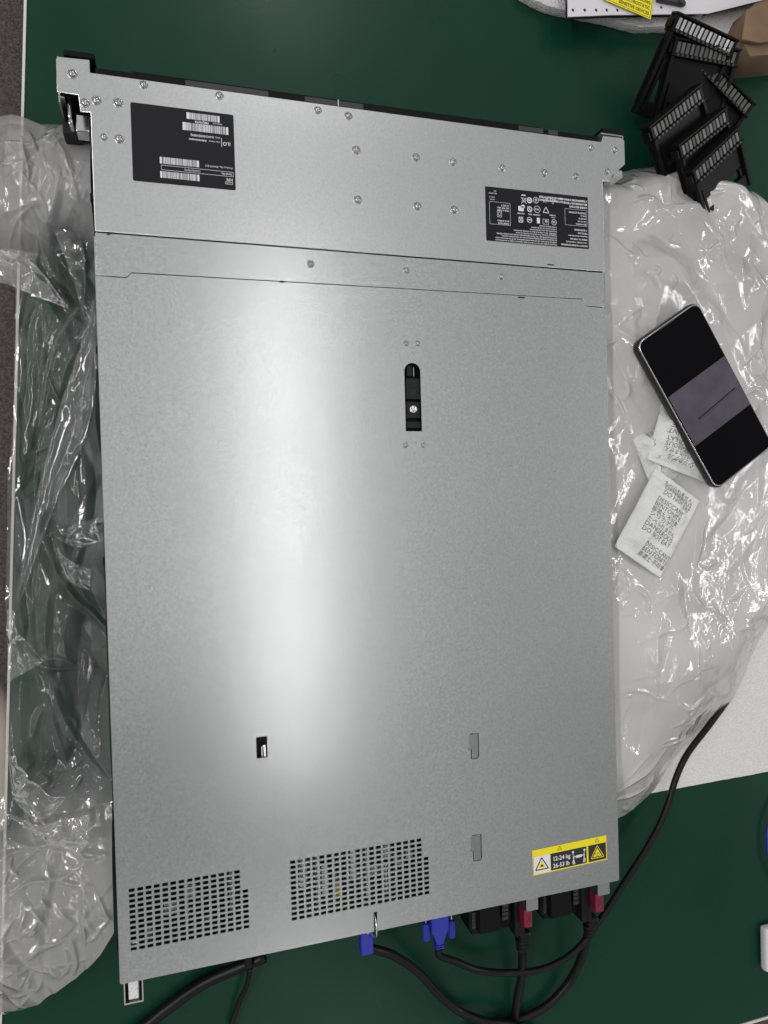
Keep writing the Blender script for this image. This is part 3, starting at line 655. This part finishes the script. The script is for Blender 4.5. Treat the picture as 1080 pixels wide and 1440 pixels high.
spec = [((941, 22), (1040, 62), .066, -1, 34, 3, 'topmost drive blank nearest the tray with slatted strip coloured as a tube reflection'),
        ((942, 56), (1040, 78), .058, -1, 28, -2, 'drive blank with slatted strip lying just below the topmost one'),
        ((986, 84), (1056, 150), .046, -1, 20, 2, 'drive blank with strip slanting down to the right edge'),
        ((903, 190), (988, 119), .060, -1, 20, -2, 'drive blank at the left of the pile with strip rising to the right'),
        ((938, 219), (1028, 148), .062, -1, 20, 2, 'drive blank in the middle of three parallel ones'),
        ((968, 246), (1036, 182), .064, -1, 22, 0, 'lowest drive blank beside the bag with an open window frame')]
prev = []
for i, (a, b, z, sgn, pit, rol, lbl) in enumerate(spec):
    prev.append((a, b, z, pit, rol, lbl))
for i, (a, b, z, pit, rol, lbl) in enumerate(prev):
    if i == 3: bl1 = make_blank(.060)
    o = bl0 if i == 0 else bl1 if i == 3 else copy_tree(bl0 if i < 3 else bl1)
    A_ = Vector((*P(*a, z), z)); B_ = Vector((*P(*b, z), z)); xv = (B_-A_).normalized(); sc = (B_-A_).length/.072
    rz = math.atan2(xv.y, xv.x)
    o.matrix_basis = Matrix.Translation((A_+B_)/2) @ Matrix.Rotation(rz, 4, 'Z') @ Matrix.Rotation(math.radians(rol), 4, 'Y') @ Matrix.Rotation(math.radians(pit), 4, 'X') @ Matrix.Diagonal((1, 1, 1, 1))
    o['label'] = lbl
    if i == 0:
        for ch in o.children:
            if ch.name.startswith('vent_grille'): first_grille = ch
fg = first_grille.data.copy(); fg.materials.clear(); fg.materials.append(M_slat_glare); first_grille.data = fg
# ------------------------------------------------------------------ plastic film
def crumple(X, Y, seed, n, wmin, wmax, amp, lmin, lmax, ang=None, spread=PI):
    r = np.random.RandomState(seed); Z = np.zeros_like(X)
    x0, x1, y0, y1 = X.min(), X.max(), Y.min(), Y.max()
    for i in range(n):
        cx, cy = r.uniform(x0, x1), r.uniform(y0, y1); a = r.uniform(0, PI) if ang is None else ang+r.uniform(-spread, spread)
        w = r.uniform(wmin, wmax); l = r.uniform(lmin, lmax); h = r.uniform(.3, 1)*amp*w*(1 if r.rand() < .72 else -1)
        u = (X-cx)*math.cos(a)+(Y-cy)*math.sin(a); v = -(X-cx)*math.sin(a)+(Y-cy)*math.cos(a); v = v+r.uniform(-4, 4)*u*u
        wl = w*(1+.6*u/l); sk = np.where(v > 0, wl, wl*r.uniform(.5, 2.))
        T1 = np.clip(1-np.abs(v)/np.maximum(sk, 1e-4), 0, 1); T2 = np.clip(1.25-np.abs(u)/l*1.25, 0, 1)
        Z += h*T1*np.minimum(T2*2, 1)
    return Z
def smoothn(X, Y, s, seed):
    r = np.random.RandomState(seed); Z = np.zeros_like(X)
    for i in range(14):
        a = r.uniform(0, 2*PI); f = s*r.uniform(.5, 1.6); Z += np.sin((X*math.cos(a)+Y*math.sin(a))*f+r.uniform(0, 7))/f
    return Z*s/5
def gridmesh(name, X, Y, Z, Lr, mt, parent=None):
    n, m_ = X.shape
    me = bpy.data.meshes.new(name)
    co = np.stack([X, Y, Z], -1).reshape(-1, 3)
    idx = np.arange(n*m_).reshape(n, m_)
    f = np.stack([idx[:-1, :-1], idx[1:, :-1], idx[1:, 1:], idx[:-1, 1:]], -1).reshape(-1, 4)
    me.from_pydata(co.tolist(), [], f.tolist())
    at = me.attributes.new('layers', 'FLOAT', 'POINT'); at.data.foreach_set('value', Lr.reshape(-1).astype(np.float32))
    me.update()
    return link(name, me, mt, parent, True)

def rnd_creases(n, box_, rr, inside):
    out = []
    while len(out) < n:
        x, y = rr.uniform(box_[0], box_[1]), rr.uniform(box_[2], box_[3])
        if not inside(x, y): continue
        a = rr.uniform(0, 2*PI); L_ = [(x, y)]; st = rr.uniform(.004, .02)
        for k in range(rr.choice((2, 2, 3, 4))):
            a += rr.gauss(0, .35); x += math.cos(a)*st; y += math.sin(a)*st
            if not inside(x, y): break
            L_.append((x, y))
        if len(L_) > 2: out.append(L_)
    return out
def crease_in(X, Y, lines_, seed, w0=.005, h0=.0026):
    dZ = np.zeros_like(X); dL = np.zeros_like(X); rr = random.Random(seed)
    for L_ in lines_:
        Q = spline([(p[0], p[1], 0) for p in L_], 5); n = len(Q); w = w0*rr.uniform(.6, 1.5); h = h0*rr.uniform(.6, 1.4)
        xa, xb = min(q.x for q in Q)-w, max(q.x for q in Q)+w; ya, yb_ = min(q.y for q in Q)-w, max(q.y for q in Q)+w
        m_ = (X > xa) & (X < xb) & (Y > ya) & (Y < yb_)
        if not m_.any(): continue
        x = X[m_]; y = Y[m_]; best = np.full(x.shape, 9.); bt_ = np.zeros(x.shape)
        for i in range(n-1):
            p, q = Q[i], Q[i+1]; dx, dy = q.x-p.x, q.y-p.y; t = np.clip(((x-p.x)*dx+(y-p.y)*dy)/(dx*dx+dy*dy+1e-12), 0, 1)
            d = np.hypot(x-p.x-t*dx, y-p.y-t*dy); k = d < best; best[k] = d[k]; bt_[k] = ((i+t)/(n-1))[k]
        env = np.sin(np.clip(bt_, .04, .96)*PI)**.5
        dZ[m_] = np.maximum(dZ[m_], h*env*np.clip(1-best/(w*(.4+.6*env)), 0, 1)**1.7); dL[m_] = np.maximum(dL[m_], env*np.clip(1-best/.0011, 0, 1))
    return dZ, dL
rr_ = random.Random(5)
LP = [[(54, 428), (44, 445), (38, 480), (36, 530), (28, 600)], [(58, 428), (60, 480), (54, 540), (44, 598)], [(64, 515), (78, 552), (86, 567), (92, 577)], [(112, 532), (100, 560), (92, 610)],
      [(100, 560), (88, 620), (76, 666), (70, 671), (62, 700), (55, 749), (46, 825), (50, 842), (59, 848)], [(78, 756), (90, 800), (97, 812), (108, 822)], [(79, 755), (95, 760), (122, 746), (146, 743)],
      [(33, 560), (32, 620), (28, 645)], [(29, 642), (58, 633), (72, 624)], [(29, 700), (35, 712), (40, 760), (28, 802)], [(57, 930), (72, 926), (90, 930), (106, 942)], [(88, 905), (90, 920), (94, 932)],
      [(62, 926), (58, 934), (74, 940), (104, 944)], [(45, 1037), (55, 1005), (62, 998)], [(75, 1018), (92, 1012), (104, 1020), (103, 1032)], [(22, 1085), (36, 1078), (46, 1072)], [(72, 1088), (96, 1086), (114, 1071)], [(102, 1115), (113, 1098)], [(55, 1090), (66, 1100), (60, 1108), (70, 1112)],
      [(93, 262), (84, 300), (72, 325)], [(104, 245), (110, 280), (115, 300)], [(28, 258), (44, 253), (58, 256)], [(70, 200), (84, 190)], [(88, 540), (92, 525), (96, 515), (88, 532)], [(30, 1155), (60, 1165), (92, 1150)], [(40, 1180), (70, 1175), (110, 1190), (150, 1195)],
      [(105, 1300), (112, 1330), (108, 1352)], [(95, 1310), (100, 1340), (92, 1355)], [(60, 1330), (64, 1350), (58, 1375), (40, 1370)], [(140, 1240), (152, 1262), (160, 1275)], [(40, 1290), (70, 1275), (110, 1268)],
      [(10, 1365), (20, 1385), (40, 1380)], [(20, 1240), (50, 1225), (90, 1222), (120, 1205)]]
RP = [[(863, 862), (874, 860), (888, 856)], [(885, 900), (903, 890), (925, 884), (943, 881), (957, 864)], [(875, 950), (890, 945), (912, 944)], [(960, 940), (980, 936), (1002, 934)], [(939, 968), (943, 985), (958, 993), (978, 980), (990, 971)], [(865, 972), (874, 973)],
      [(952, 1022), (978, 1006), (1003, 1002)], [(917, 1044), (930, 1038), (948, 1036), (946, 1043), (920, 1047)], [(870, 1110), (888, 1093), (908, 1080), (930, 1052)], [(868, 1128), (890, 1123), (915, 1112)], [(972, 890), (984, 910), (988, 902)], [(960, 830), (970, 845), (978, 850)], [(862, 800), (872, 830), (864, 846)],
      [(880, 290), (902, 282), (925, 285)], [(938, 262), (944, 290), (975, 292)], [(940, 330), (930, 345), (950, 350)], [(1000, 310), (1010, 345), (1008, 380)], [(1040, 300), (1062, 330), (1078, 340)], [(1050, 370), (1065, 395), (1080, 405)], [(880, 395), (895, 388), (905, 392), (892, 402)], [(860, 462), (872, 447), (885, 440)],
      [(868, 540), (872, 552), (866, 565)], [(1040, 515), (1055, 500), (1068, 508)], [(1045, 555), (1062, 548), (1080, 560)], [(1070, 470), (1062, 490), (1052, 498)], [(930, 250), (960, 245), (990, 262)], [(905, 235), (895, 250), (870, 262)], [(1075, 760), (1070, 800), (1072, 830)], [(1000, 700), (1015, 705), (1030, 700)]]
# right bag: columns across x, each running from the lower to the upper outline
bt = [P(862, 240, .03), P(905, 227, .025), P(958, 228, .02), (P(1010, 251, .018)), P(1080, 291, .012), P(1250, 370, .01)]
bb = [P(860, 1152, .006), P(872, 1145, .006), P(902, 1119, .008), P(919, 1108, .01), P(931, 1086, .012), P(991, 1022, .014), P(1030, 978, .014), P(1049, 944, .014), P(1080, 878, .012), P(1180, 760, .01)]
nx, ny = 330, 760
xs = np.linspace(W+.0022, .82, nx)
top = np.interp(xs, [p[0] for p in bt], [p[1] for p in bt]); bot = np.interp(xs, [p[0] for p in bb], [p[1] for p in bb])
rs = np.random.RandomState(3)
top += smoothn(xs[None]*1., xs[None]*0, 60, 4)[0]*.003; bot += smoothn(xs[None]*1., xs[None]*0, 90, 5)[0]*.003
V = np.linspace(0, 1, ny)[None, :]; X = np.repeat(xs[:, None], ny, 1); Y = bot[:, None]*(1-V)+top[:, None]*V
edge = np.minimum(np.minimum((Y-bot[:, None])/.09, (top[:, None]-Y)/.035), 1); edge = np.clip(edge, 0, 1)
edge = np.sin(edge*PI/2)
body = .012+.046*edge*np.clip(1-(X-.56)/.36, .25, 1)
Zb = body+smoothn(X, Y, 22, 8)*.005*edge
Z = Zb+crumple(X, Y, 11, 120, .008, .035, .22, .02, .12)+crumple(X, Y, 12, 110, .0025, .008, .24, .008, .045)*(.4+.6*edge)
# the film lies flat under the phone and the packets
pc_ = Vector(P(985, 558, .073)); flatm = np.exp(-(((X-pc_.x)/.055)**2+((Y-pc_.y)/.085)**2)**2)
pk = Vector(P(925, 715, .06)); flat2 = np.exp(-(((X-pk.x)/.050)**2+((Y-pk.y)/.075)**2)**2)
Z = Z*(1-flatm)+.0615*flatm; Z = np.minimum(Z, .0695)
Z = Z*(1-flat2*.9)+.050*flat2*.9
Z = np.maximum(Z, .0065)
cv = np.clip(crumple(X, Y, 31, 40, .02, .07, 1.2, .05, .2)*6, -.25, .35)
Lr = 1.32+cv
def rin(x, y):
    if abs(x-pc_.x) < .07 and abs(y-pc_.y) < .10: return False
    if abs(x-pk.x) < .05 and abs(y-pk.y) < .06: return False
    return W+.006 < x < .78 and float(np.interp(x, [p[0] for p in bb], [p[1] for p in bb]))+.008 < y < float(np.interp(x, [p[0] for p in bt], [p[1] for p in bt]))-.008
dz_, dl_ = crease_in(X, Y, [[P(a, b, .045) for a, b in L_] for L_ in RP]+rnd_creases(60, (W+.006, .78, -.66, 0), rr_, rin), 7)
Z += dz_*(1-flatm); Lr = Lr+.12*dl_
gR = gridmesh('plastic_bag', X, Y, Z, Lr, M_filmR); GR = (X, Y, Z)
tag(gR, 'milky crumpled plastic bag spread over the foam right of the server under the phone', 'plastic bag')
# left bag: rows along y between its outer side and the server wall
rows = [(160, 12, 92), (172, -20, 128), (200, -40, 131), (250, -40, 132), (300, -40, 133), (345, -38, 134), (372, -20, 134), (398, 18, 135), (480, 17, 138), (560, 15, 140), (640, 10, 142), (668, 6, 143), (740, 8, 144), (840, 5, 146), (850, 4, 147), (905, 12, 148), (1000, 12, 151), (1080, 6, 154), (1110, 0, 156), (1180, -30, 158), (1280, -40, 163), (1318, -40, 164), (1345, -40, 145), (1372, -40, 112), (1395, -40, 78), (1418, -40, 40), (1437, -40, 5)]
ry = [P(20, r[0], .02)[1] for r in rows]; xl_ = [P(r[1], r[0], .02)[0] for r in rows]; xr_ = [min(P(r[2], r[0], .02)[0], -.0035) for r in rows]
ny, nx = 900, 170
yy = np.linspace(ry[0], ry[-1], ny); o1 = np.argsort(ry)
XL = np.interp(yy, np.array(ry)[o1], np.array(xl_)[o1]); XR = np.interp(yy, np.array(ry)[o1], np.array(xr_)[o1])
Vv = np.linspace(0, 1, nx)[None, :]; X = XL[:, None]*(1-Vv)+XR[:, None]*Vv; Y = np.repeat(yy[:, None], nx, 1)
Y = Y+smoothn(X, Y*0, 55, 2)*.004
pyv = np.interp(-yy, -np.array(ry), [r[0] for r in rows])[:, None]   # row position along the bag
upm = 1/(1+np.exp((pyv-338-18*np.sin(X*70))/7)); lom = 1/(1+np.exp(-(pyv-1165-30*np.sin(X*40))/22)); mid = np.clip(1-upm-lom, 0, 1)
Z = .008+upm*.036*np.sin(np.clip((pyv-155)/190, 0, 1)*PI)**.6+lom*.034*np.sin(np.clip((1445-pyv)/290, 0, 1)*PI)**.7
Z = Z+.010*mid*(.5+.5*np.sin(X*60+pyv*.006))
Z = Z+crumple(X, Y, 21, 60, .006, .022, .32, .03, .14, PI/2, .5)*.8+(crumple(X, Y, 22, 90, .004, .016, .28, .015, .08))*(.25+.75*(upm+lom))+crumple(X, Y, 24, 16, .006, .012, .7, .08, .18, PI/2+.05, .15)*mid
side = E1.x+(Y-E1.y)*ed.x/ed.y
Z = np.maximum(Z, .0015)-np.clip(side-.004-X, 0, 1)*.55
st_ = np.abs(crumple(X, Y, 41, 26, .012, .035, 1., .05, .2, PI/2+.1, .5))*16
Lr = .07+upm*1.05+lom*1.0+mid*np.clip(st_, 0, .14)
def lin(x, y):
    xr0 = float(np.interp(y, np.array(ry)[o1], np.array(xr_)[o1])); xl0 = float(np.interp(y, np.array(ry)[o1], np.array(xl_)[o1])); return xl0+.004 < x < xr0-.004
lw_ = [[P(a, b, .02) for a, b in L_] for L_ in LP]
lw_ += rnd_creases(50, (-.12, -.004, P(20, 1420, .02)[1], P(20, 1150, .02)[1]), rr_, lin)+rnd_creases(24, (-.12, -.004, P(20, 340, .02)[1], P(20, 180, .02)[1]), rr_, lin)
dz_, dl_ = crease_in(X, Y, lw_, 6)
Z += dz_; Lr = Lr+.22*dl_
gL = gridmesh('plastic_bag', X, Y, Z, Lr, M_filmL); GL = (X, Y, Z)
tag(gL, 'clear crumpled plastic bag hanging over the bench edge left of the server', 'plastic bag')
# loose folded layers of the left bag, and sharp creases standing on both films
def flap(A_, B_, z, lay, seed, n=60, k=14):
    A_ = spline([(*P(a, b, z), z) for a, b in A_], 12); B_ = spline([(*P(a, b, z), z) for a, b in B_], 12)
    def res(L_, m_):
        d = [0.]
        for p, q in zip(L_, L_[1:]): d.append(d[-1]+(q-p).length)
        t = np.linspace(0, d[-1], m_); arr = np.array([tuple(p) for p in L_]); return np.stack([np.interp(t, d, arr[:, c]) for c in range(3)], 1)
    a, b = res(A_, n), res(B_, n); t = np.linspace(0, 1, k)[None, :, None]; G = a[:, None]*(1-t)+b[:, None]*t
    X, Y = G[..., 0], G[..., 1]; tt = np.repeat(t[..., 0], n, 0); lip = np.exp(-(tt/.07)**2)+np.exp(-((1-tt)/.07)**2)
    Z = z+crumple(X, Y, seed, 34, .003, .010, .45, .01, .05)+.0022*lip+.004*np.sin(tt*PI)
    return gridmesh('film_fold', X, Y, Z, np.full_like(X, lay)+.12*lip, M_filmL, gL)
flap([(134, 415), (110, 500), (84, 577), (50, 710), (25, 835)], [(137, 470), (133, 560), (111, 640), (80, 705), (28, 850)], .022, .20, 51)
flap([(-20, 350), (30, 362), (62, 387), (97, 436)], [(-20, 402), (10, 402), (34, 411), (96, 437)], .026, .55, 52)
flap([(76, 325), (100, 385), (118, 446)], [(112, 330), (121, 372), (119, 446)], .024, .28, 53)
flap([(106, 431), (66, 512), (54, 600)], [(110, 436), (84, 490), (60, 600)], .022, .18, 54)
flap([(137, 410), (110, 480), (86, 600), (80, 640)], [(138, 412), (136, 480), (128, 560), (84, 642)], .018, .14, 55)
flap([(13, 1142), (60, 1158), (130, 1138)], [(14, 1150), (100, 1196), (126, 1184)], .034, .35, 56)
flap([(18, 1010), (28, 1070), (70, 1115), (92, 1118)], [(14, 1050), (20, 1120), (60, 1150), (95, 1120)], .024, .25, 57)
flap([(12, 850), (40, 905), (62, 930)], [(12, 960), (24, 950), (60, 932)], .022, .25, 58)
flap([(80, 752), (110, 735), (145, 728)], [(82, 756), (112, 770), (146, 760)], .02, .10, 59)
flap([(80, 770), (105, 790), (130, 800)], [(82, 775), (100, 815), (128, 830)], .02, .22, 60)
# ------------------------------------------------------------------ desiccant packets
def packet(label, c, ang, w, h, z, lines, flip=False, tilt=0.):
    o = thing('desiccant_packet', label, 'desiccant packet', (0, 0, 0), 'desiccant packets beside the phone')
    n = 40; m_ = 56
    U_, V_ = np.meshgrid(np.linspace(-1, 1, n), np.linspace(-1, 1, m_), indexing='ij')
    X = U_*w/2; Y = V_*h/2
    puff = np.clip(1-np.abs(U_)**3, 0, 1)**.7*np.clip(1-(np.abs(V_)/.84)**4, 0, 1)**.7
    sd = int(c[0]*7+c[1])
    hgt = lambda X, Y, p: .0052*p+(crumple(X, Y, sd, 34, .003, .010, .34, .01, .04)+smoothn(X, Y, 110, sd)*.0007)*(.25+.75*p)
    Zt = hgt(X, Y, puff)
    seal = (np.abs(V_) > .86); Zt = Zt+seal*.00025*np.sin(Y*2600)
    co = np.stack([X, Y, Zt], -1).reshape(-1, 3); idx = np.arange(n*m_).reshape(n, m_)
    f = np.stack([idx[:-1, :-1], idx[1:, :-1], idx[1:, 1:], idx[:-1, 1:]], -1).reshape(-1, 4).tolist()
    co2 = np.stack([X, Y, -.0005-puff*.002], -1).reshape(-1, 3); k = n*m_
    f2 = [[a+k for a in q_[::-1]] for q_ in f]
    bd = [idx[i, 0] for i in range(n)]+[idx[-1, j] for j in range(1, m_)]+[idx[i, -1] for i in range(n-2, -1, -1)]+[idx[0, j] for j in range(m_-2, 0, -1)]
    sd_ = [[int(bd[i]), int(bd[i])+k, int(bd[(i+1) % len(bd)])+k, int(bd[(i+1) % len(bd)])] for i in range(len(bd))]
    me = bpy.data.meshes.new('pouch'); me.from_pydata(np.vstack([co, co2]).tolist(), [], f+f2+sd_); me.update()
    link('pouch', me, M_pack, o, True, False)
    bm = NB()
    for s, sz, x, y, b in lines: txt(bm, s, sz, x, y, 0, bold=b, thick=.00003)
    bmesh.ops.subdivide_edges(bm, edges=[e for e in bm.edges if e.calc_length() > .0012], cuts=1)
    bm.verts.ensure_lookup_table()
    vx = np.array([v.co.x for v in bm.verts]); vy = np.array([v.co.y for v in bm.verts])
    # sample the pouch surface bilinearly
    fu = np.clip((vx/w+.5)*(n-1), 0, n-1.001); fv = np.clip((vy/h+.5)*(m_-1), 0, m_-1.001); iu = fu.astype(int); iv = fv.astype(int); du = fu-iu; dv = fv-iv
    zz = Zt[iu, iv]*(1-du)*(1-dv)+Zt[iu+1, iv]*du*(1-dv)+Zt[iu, iv+1]*(1-du)*dv+Zt[iu+1, iv+1]*du*dv
    dele = []
    for v, q_ in zip(bm.verts, zz):
        if abs(v.co.x) > w/2-.0006 or abs(v.co.y) > h/2-.0006: dele.append(v)
        v.co.z += q_+.00022
    bmesh.ops.delete(bm, geom=dele, context='VERTS')
    obj('printed_text', bm, M_print, o, False, False)
    x, y = P(*c, z)
    o.matrix_basis = Matrix.Translation((x, y, z)) @ Matrix.Rotation(ang, 4, 'Z') @ Matrix.Rotation(tilt, 4, 'X')
    return o
blk = ['DESICCANT', 'BENTONITE', '膨潤土·不可食', 'シリカゲル', 'たべられません', 'DANGEROUS', 'DO NOT EAT']
def lines(y0, x0, k0=0, n=7, dy=.0062, sz=.0072):
    return [(blk[(k0+i) % 7], sz*(.86 if (k0+i) % 7 in (2, 4) else 1.), x0, y0-i*dy, .0) for i in range(n)]
def pk3(bl, br, tl, z):
    a, b, c = (Vector(P(*p, z)) for p in (bl, br, tl)); u_ = b-a; ctr = (b+c)/2
    return ctr, math.atan2(u_.y, u_.x), u_.length, (c-a).length
def place_packet(label, bl, br, tl, z, mk, rot):
    ctr, an, w, h = pk3(bl, br, tl, z)
    o = packet(label, (bl[0], bl[1]), an+rot, w, h, z, mk(w, h)); o.matrix_basis = Matrix.Translation((ctr.x, ctr.y, z)) @ Matrix.Rotation(an+rot, 4, 'Z')
place_packet('lowest white desiccant packet with upright black print beside the server edge', (861, 766), (926, 811), (925, 660), .060,
    lambda w, h: lines(-h/2+.0185, -w*.08, 0, 3, .0057, .0066)+lines(h/2-.0285, -w*.28, 0, 7, .0057, .0066)+lines(h/2-.0085, -w*.24, 4, 3, .0057, .0066), 0)
place_packet('white desiccant packet half under the phone with upside down print', (902, 642), (984, 674), (940, 566), .0625, lambda w, h: lines(h/2-.0125, -w*.20, 3, 4, .0057, .0066)+lines(h/2-.0370, -w*.14, 0, 5, .0057, .0066), PI)
place_packet('white desiccant packet peeking out at the left beneath the other two', (916, 690), (962, 664), (888, 611), .0545, lambda w, h: lines(h/2-.010, -w*.2, 2, 6, .0055, .0061), 0)
# ------------------------------------------------------------------ phone
ph = thing('mobile_phone', 'black mobile phone with screen lit by a grey picture lying on the plastic bag', 'phone', (0, 0, 0))
zp = .078
q0 = Vector(P(895, 486, zp)); q1 = Vector(P(968, 431, zp)); q3 = Vector(P(1008, 691, zp))
v1 = (q0-q3); PL = v1.length+.0025; v1.normalize(); v2 = Vector((v1.y, -v1.x)); PW = .0850
pc0 = q3+v1*PL/2+v2*PW/2
print('phone', PL, PW, (q1-q0).length)
plh = lambda nm, o_, z_, th, mt, par, hs=(), bv=0.: link(nm, plate_mesh(o_, hs, th, z_, bv), mt, par, False, False)
plh('case', rrect(-PW/2, PW/2, -PL/2, PL/2, .010, 8), 0, .0095, M_case, ph, (), .002)
bm = NB(); 
plh('metal_band', rrect(-PW/2+.0012, PW/2-.0012, -PL/2+.0012, PL/2-.0012, .009, 8), .0006, .003, M_bright, ph, (), .0008)
scn = plh('screen', rrect(-PW/2+.0022, PW/2-.0022, -PL/2+.0024, PL/2-.0024, .008, 8), .0012, .002, M_screen, ph, (), .0004)
Mp = bpy.data.materials.new('screen_picture'); Mp.use_nodes = True; nt = Mp.node_tree; b = nt.nodes['Principled BSDF']
b.inputs['Base Color'].default_value = (.01, .01, .011, 1); b.inputs['Roughness'].default_value = .05
tc = nd(nt, 'ShaderNodeTexCoord'); n_ = nd(nt, 'ShaderNodeTexNoise'); n_.inputs['Scale'].default_value = 45; nt.links.new(tc.outputs['Object'], n_.inputs['Vector'])
cr = nd(nt, 'ShaderNodeValToRGB'); cr.color_ramp.elements[0].color = (.050, .038, .062, 1); cr.color_ramp.elements[1].color = (.16, .135, .175, 1); nt.links.new(n_.outputs[0], cr.inputs[0])
nt.links.new(cr.outputs[0], b.inputs['Emission Color']); b.inputs['Emission Strength'].default_value = .55
bm = NB(); flat(bm, rect(-PW/2+.003, PW/2-.0028, -PL/2+.052, PL/2-.063), .00125, None, .0001); pic = obj('screen_picture', bm, Mp, scn, False, False)
bm = NB(); stroke(bm, [(-.022, -.0135), (.033, -.0105)], .0016, .00138); stroke(bm, [(-.022, -.0155), (.033, -.013)], .0003, .00138); stroke(bm, [(-.0235, -.017), (-.02, -.0168)], .0005, .00138)
obj('picture_line', bm, mat('picture_dark', (.004, .004, .012), .1, emis=((.004, .004, .016), 1)), scn, False, False)
bm = NB(); box(bm, -.012, .008, PL/2-.0032, PL/2-.0020, .0012, .0016, .0003); obj('earpiece', bm, M_grey, ph, False, False)
ang = math.atan2(v1.y, v1.x)-PI/2
ph.matrix_basis = Matrix.Translation((pc0.x, pc0.y, zp)) @ Matrix.Rotation(ang, 4, 'Z') @ Matrix.Rotation(math.radians(-1.5), 4, 'Y')
# ------------------------------------------------------------------ things at the right edge
bm = NB(); pbox(bm, 1077, 1307, 1120, 1358, .002, .012, .003)
tag(obj('power_adapter', bm, M_lid), 'white plastic block with rounded corners at the lower right edge', 'adapter')
bm = NB(); tube(bm, ptube([(1095, 1120, .006), (1081, 1160, .006), (1079.5, 1190, .006), (1084, 1215, .006), (1100, 1250, .006)]), .0016, 10)
tag(obj('blue_cable', bm, M_blue, None, True), 'thin blue cable curving at the right edge above the white block', 'cable')
bm = NB(); tube(bm, ptube([(6, 1160, -.6), (7, 1080, -.6), (4, 1010, -.6), (-30, 940, -.6)]), .022, 12)
tag(obj('chair_frame', bm, mat('beige_plastic', (.42, .36, .32), .5), None, True), 'beige bent chair frame under the bench edge seen left of the bag', 'chair')
# ------------------------------------------------------------------ light
def lamp(x, y, w, l, e, z=2.75, col=(1, .985, .97)):
    ld = bpy.data.lights.new('tube_and_fill', 'AREA'); ld.shape = 'RECTANGLE'; ld.size = w; ld.size_y = l; ld.energy = e; ld.color = col
    o = bpy.data.objects.new('tube_and_fill', ld); C.objects.link(o); o.location = (x, y, z)
lamp(.55, -.36, .06, 2.4, 5.4)
lamp(.66, 2.75, .12, 1.4, 16)  # added fill lamp for glints on the film, clear of the lid
lamp(.66, -3.4, .12, 1.4, 5)  # added fill lamp behind, also kept out of the lid's reflection
lamp(-2.2, 2.6, .12, 1.5, 16)  # extra lamp added with the other film fills
lamp(4.2, -.3, .14, 2.8, 70)  # added fill, brightens the right bag without a streak on the metal
lamp(-2.0, -.2, .10, 2.6, 60)  # added fill, brightens the left bag and sharpens its fold glints
Wd = bpy.data.worlds.new('World'); S.world = Wd; Wd.use_nodes = True; nt = Wd.node_tree
bg = nt.nodes['Background']
tc = nd(nt, 'ShaderNodeTexCoord'); sp = nd(nt, 'ShaderNodeSeparateXYZ'); nt.links.new(tc.outputs['Generated'], sp.inputs[0])
def ma(op, a, b=None, c=None, clamp=False):
    n = nd(nt, 'ShaderNodeMath', operation=op, use_clamp=clamp)
    for i, v in enumerate((a, b, c)):
        if v is None: continue
        if isinstance(v, (int, float)): n.inputs[i].default_value = v
        else: nt.links.new(v, n.inputs[i])
    return n.outputs[0]
zz = ma('MAXIMUM', sp.outputs[2], .12); u = ma('DIVIDE', sp.outputs[0], zz); v = ma('DIVIDE', sp.outputs[1], zz)
def blob(cu, cv, su, sv_, amp, pw=1.):
    a = ma('DIVIDE', ma('SUBTRACT', u, cu), su); b_ = ma('DIVIDE', ma('SUBTRACT', v, cv), sv_)
    r2 = ma('ADD', ma('MULTIPLY', a, a), ma('MULTIPLY', b_, b_))
    if pw != 1.: r2 = ma('POWER', r2, pw)
    return ma('MULTIPLY', ma('EXPONENT', ma('MULTIPLY', r2, -1.)), amp)
BASE = .37
tot = ma('ADD', BASE, blob(.08, .1, .50, .9, .17))
tot = ma('ADD', tot, blob(-.02, -.37, .29, .155, -.31, 2.))      # the photographer's arms
tot = ma('ADD', tot, blob(.95, -.6, .5, .6, -.15))
tot = ma('MAXIMUM', tot, .05)
up = ma('MULTIPLY_ADD', sp.outputs[2], 3., .3, True)
tot = ma('MULTIPLY', tot, up)
nt.links.new(tot, bg.inputs['Strength']); bg.inputs[0].default_value = (1., .995, .985, 1)
S.render.engine = 'CYCLES'
S.cycles.transparent_max_bounces = 24; S.cycles.max_bounces = 8
S.render.resolution_x = 768; S.render.resolution_y = 1024
S.view_settings.view_transform = 'Standard'; S.view_settings.look = 'None'; S.view_settings.exposure = 0; S.view_settings.gamma = 1
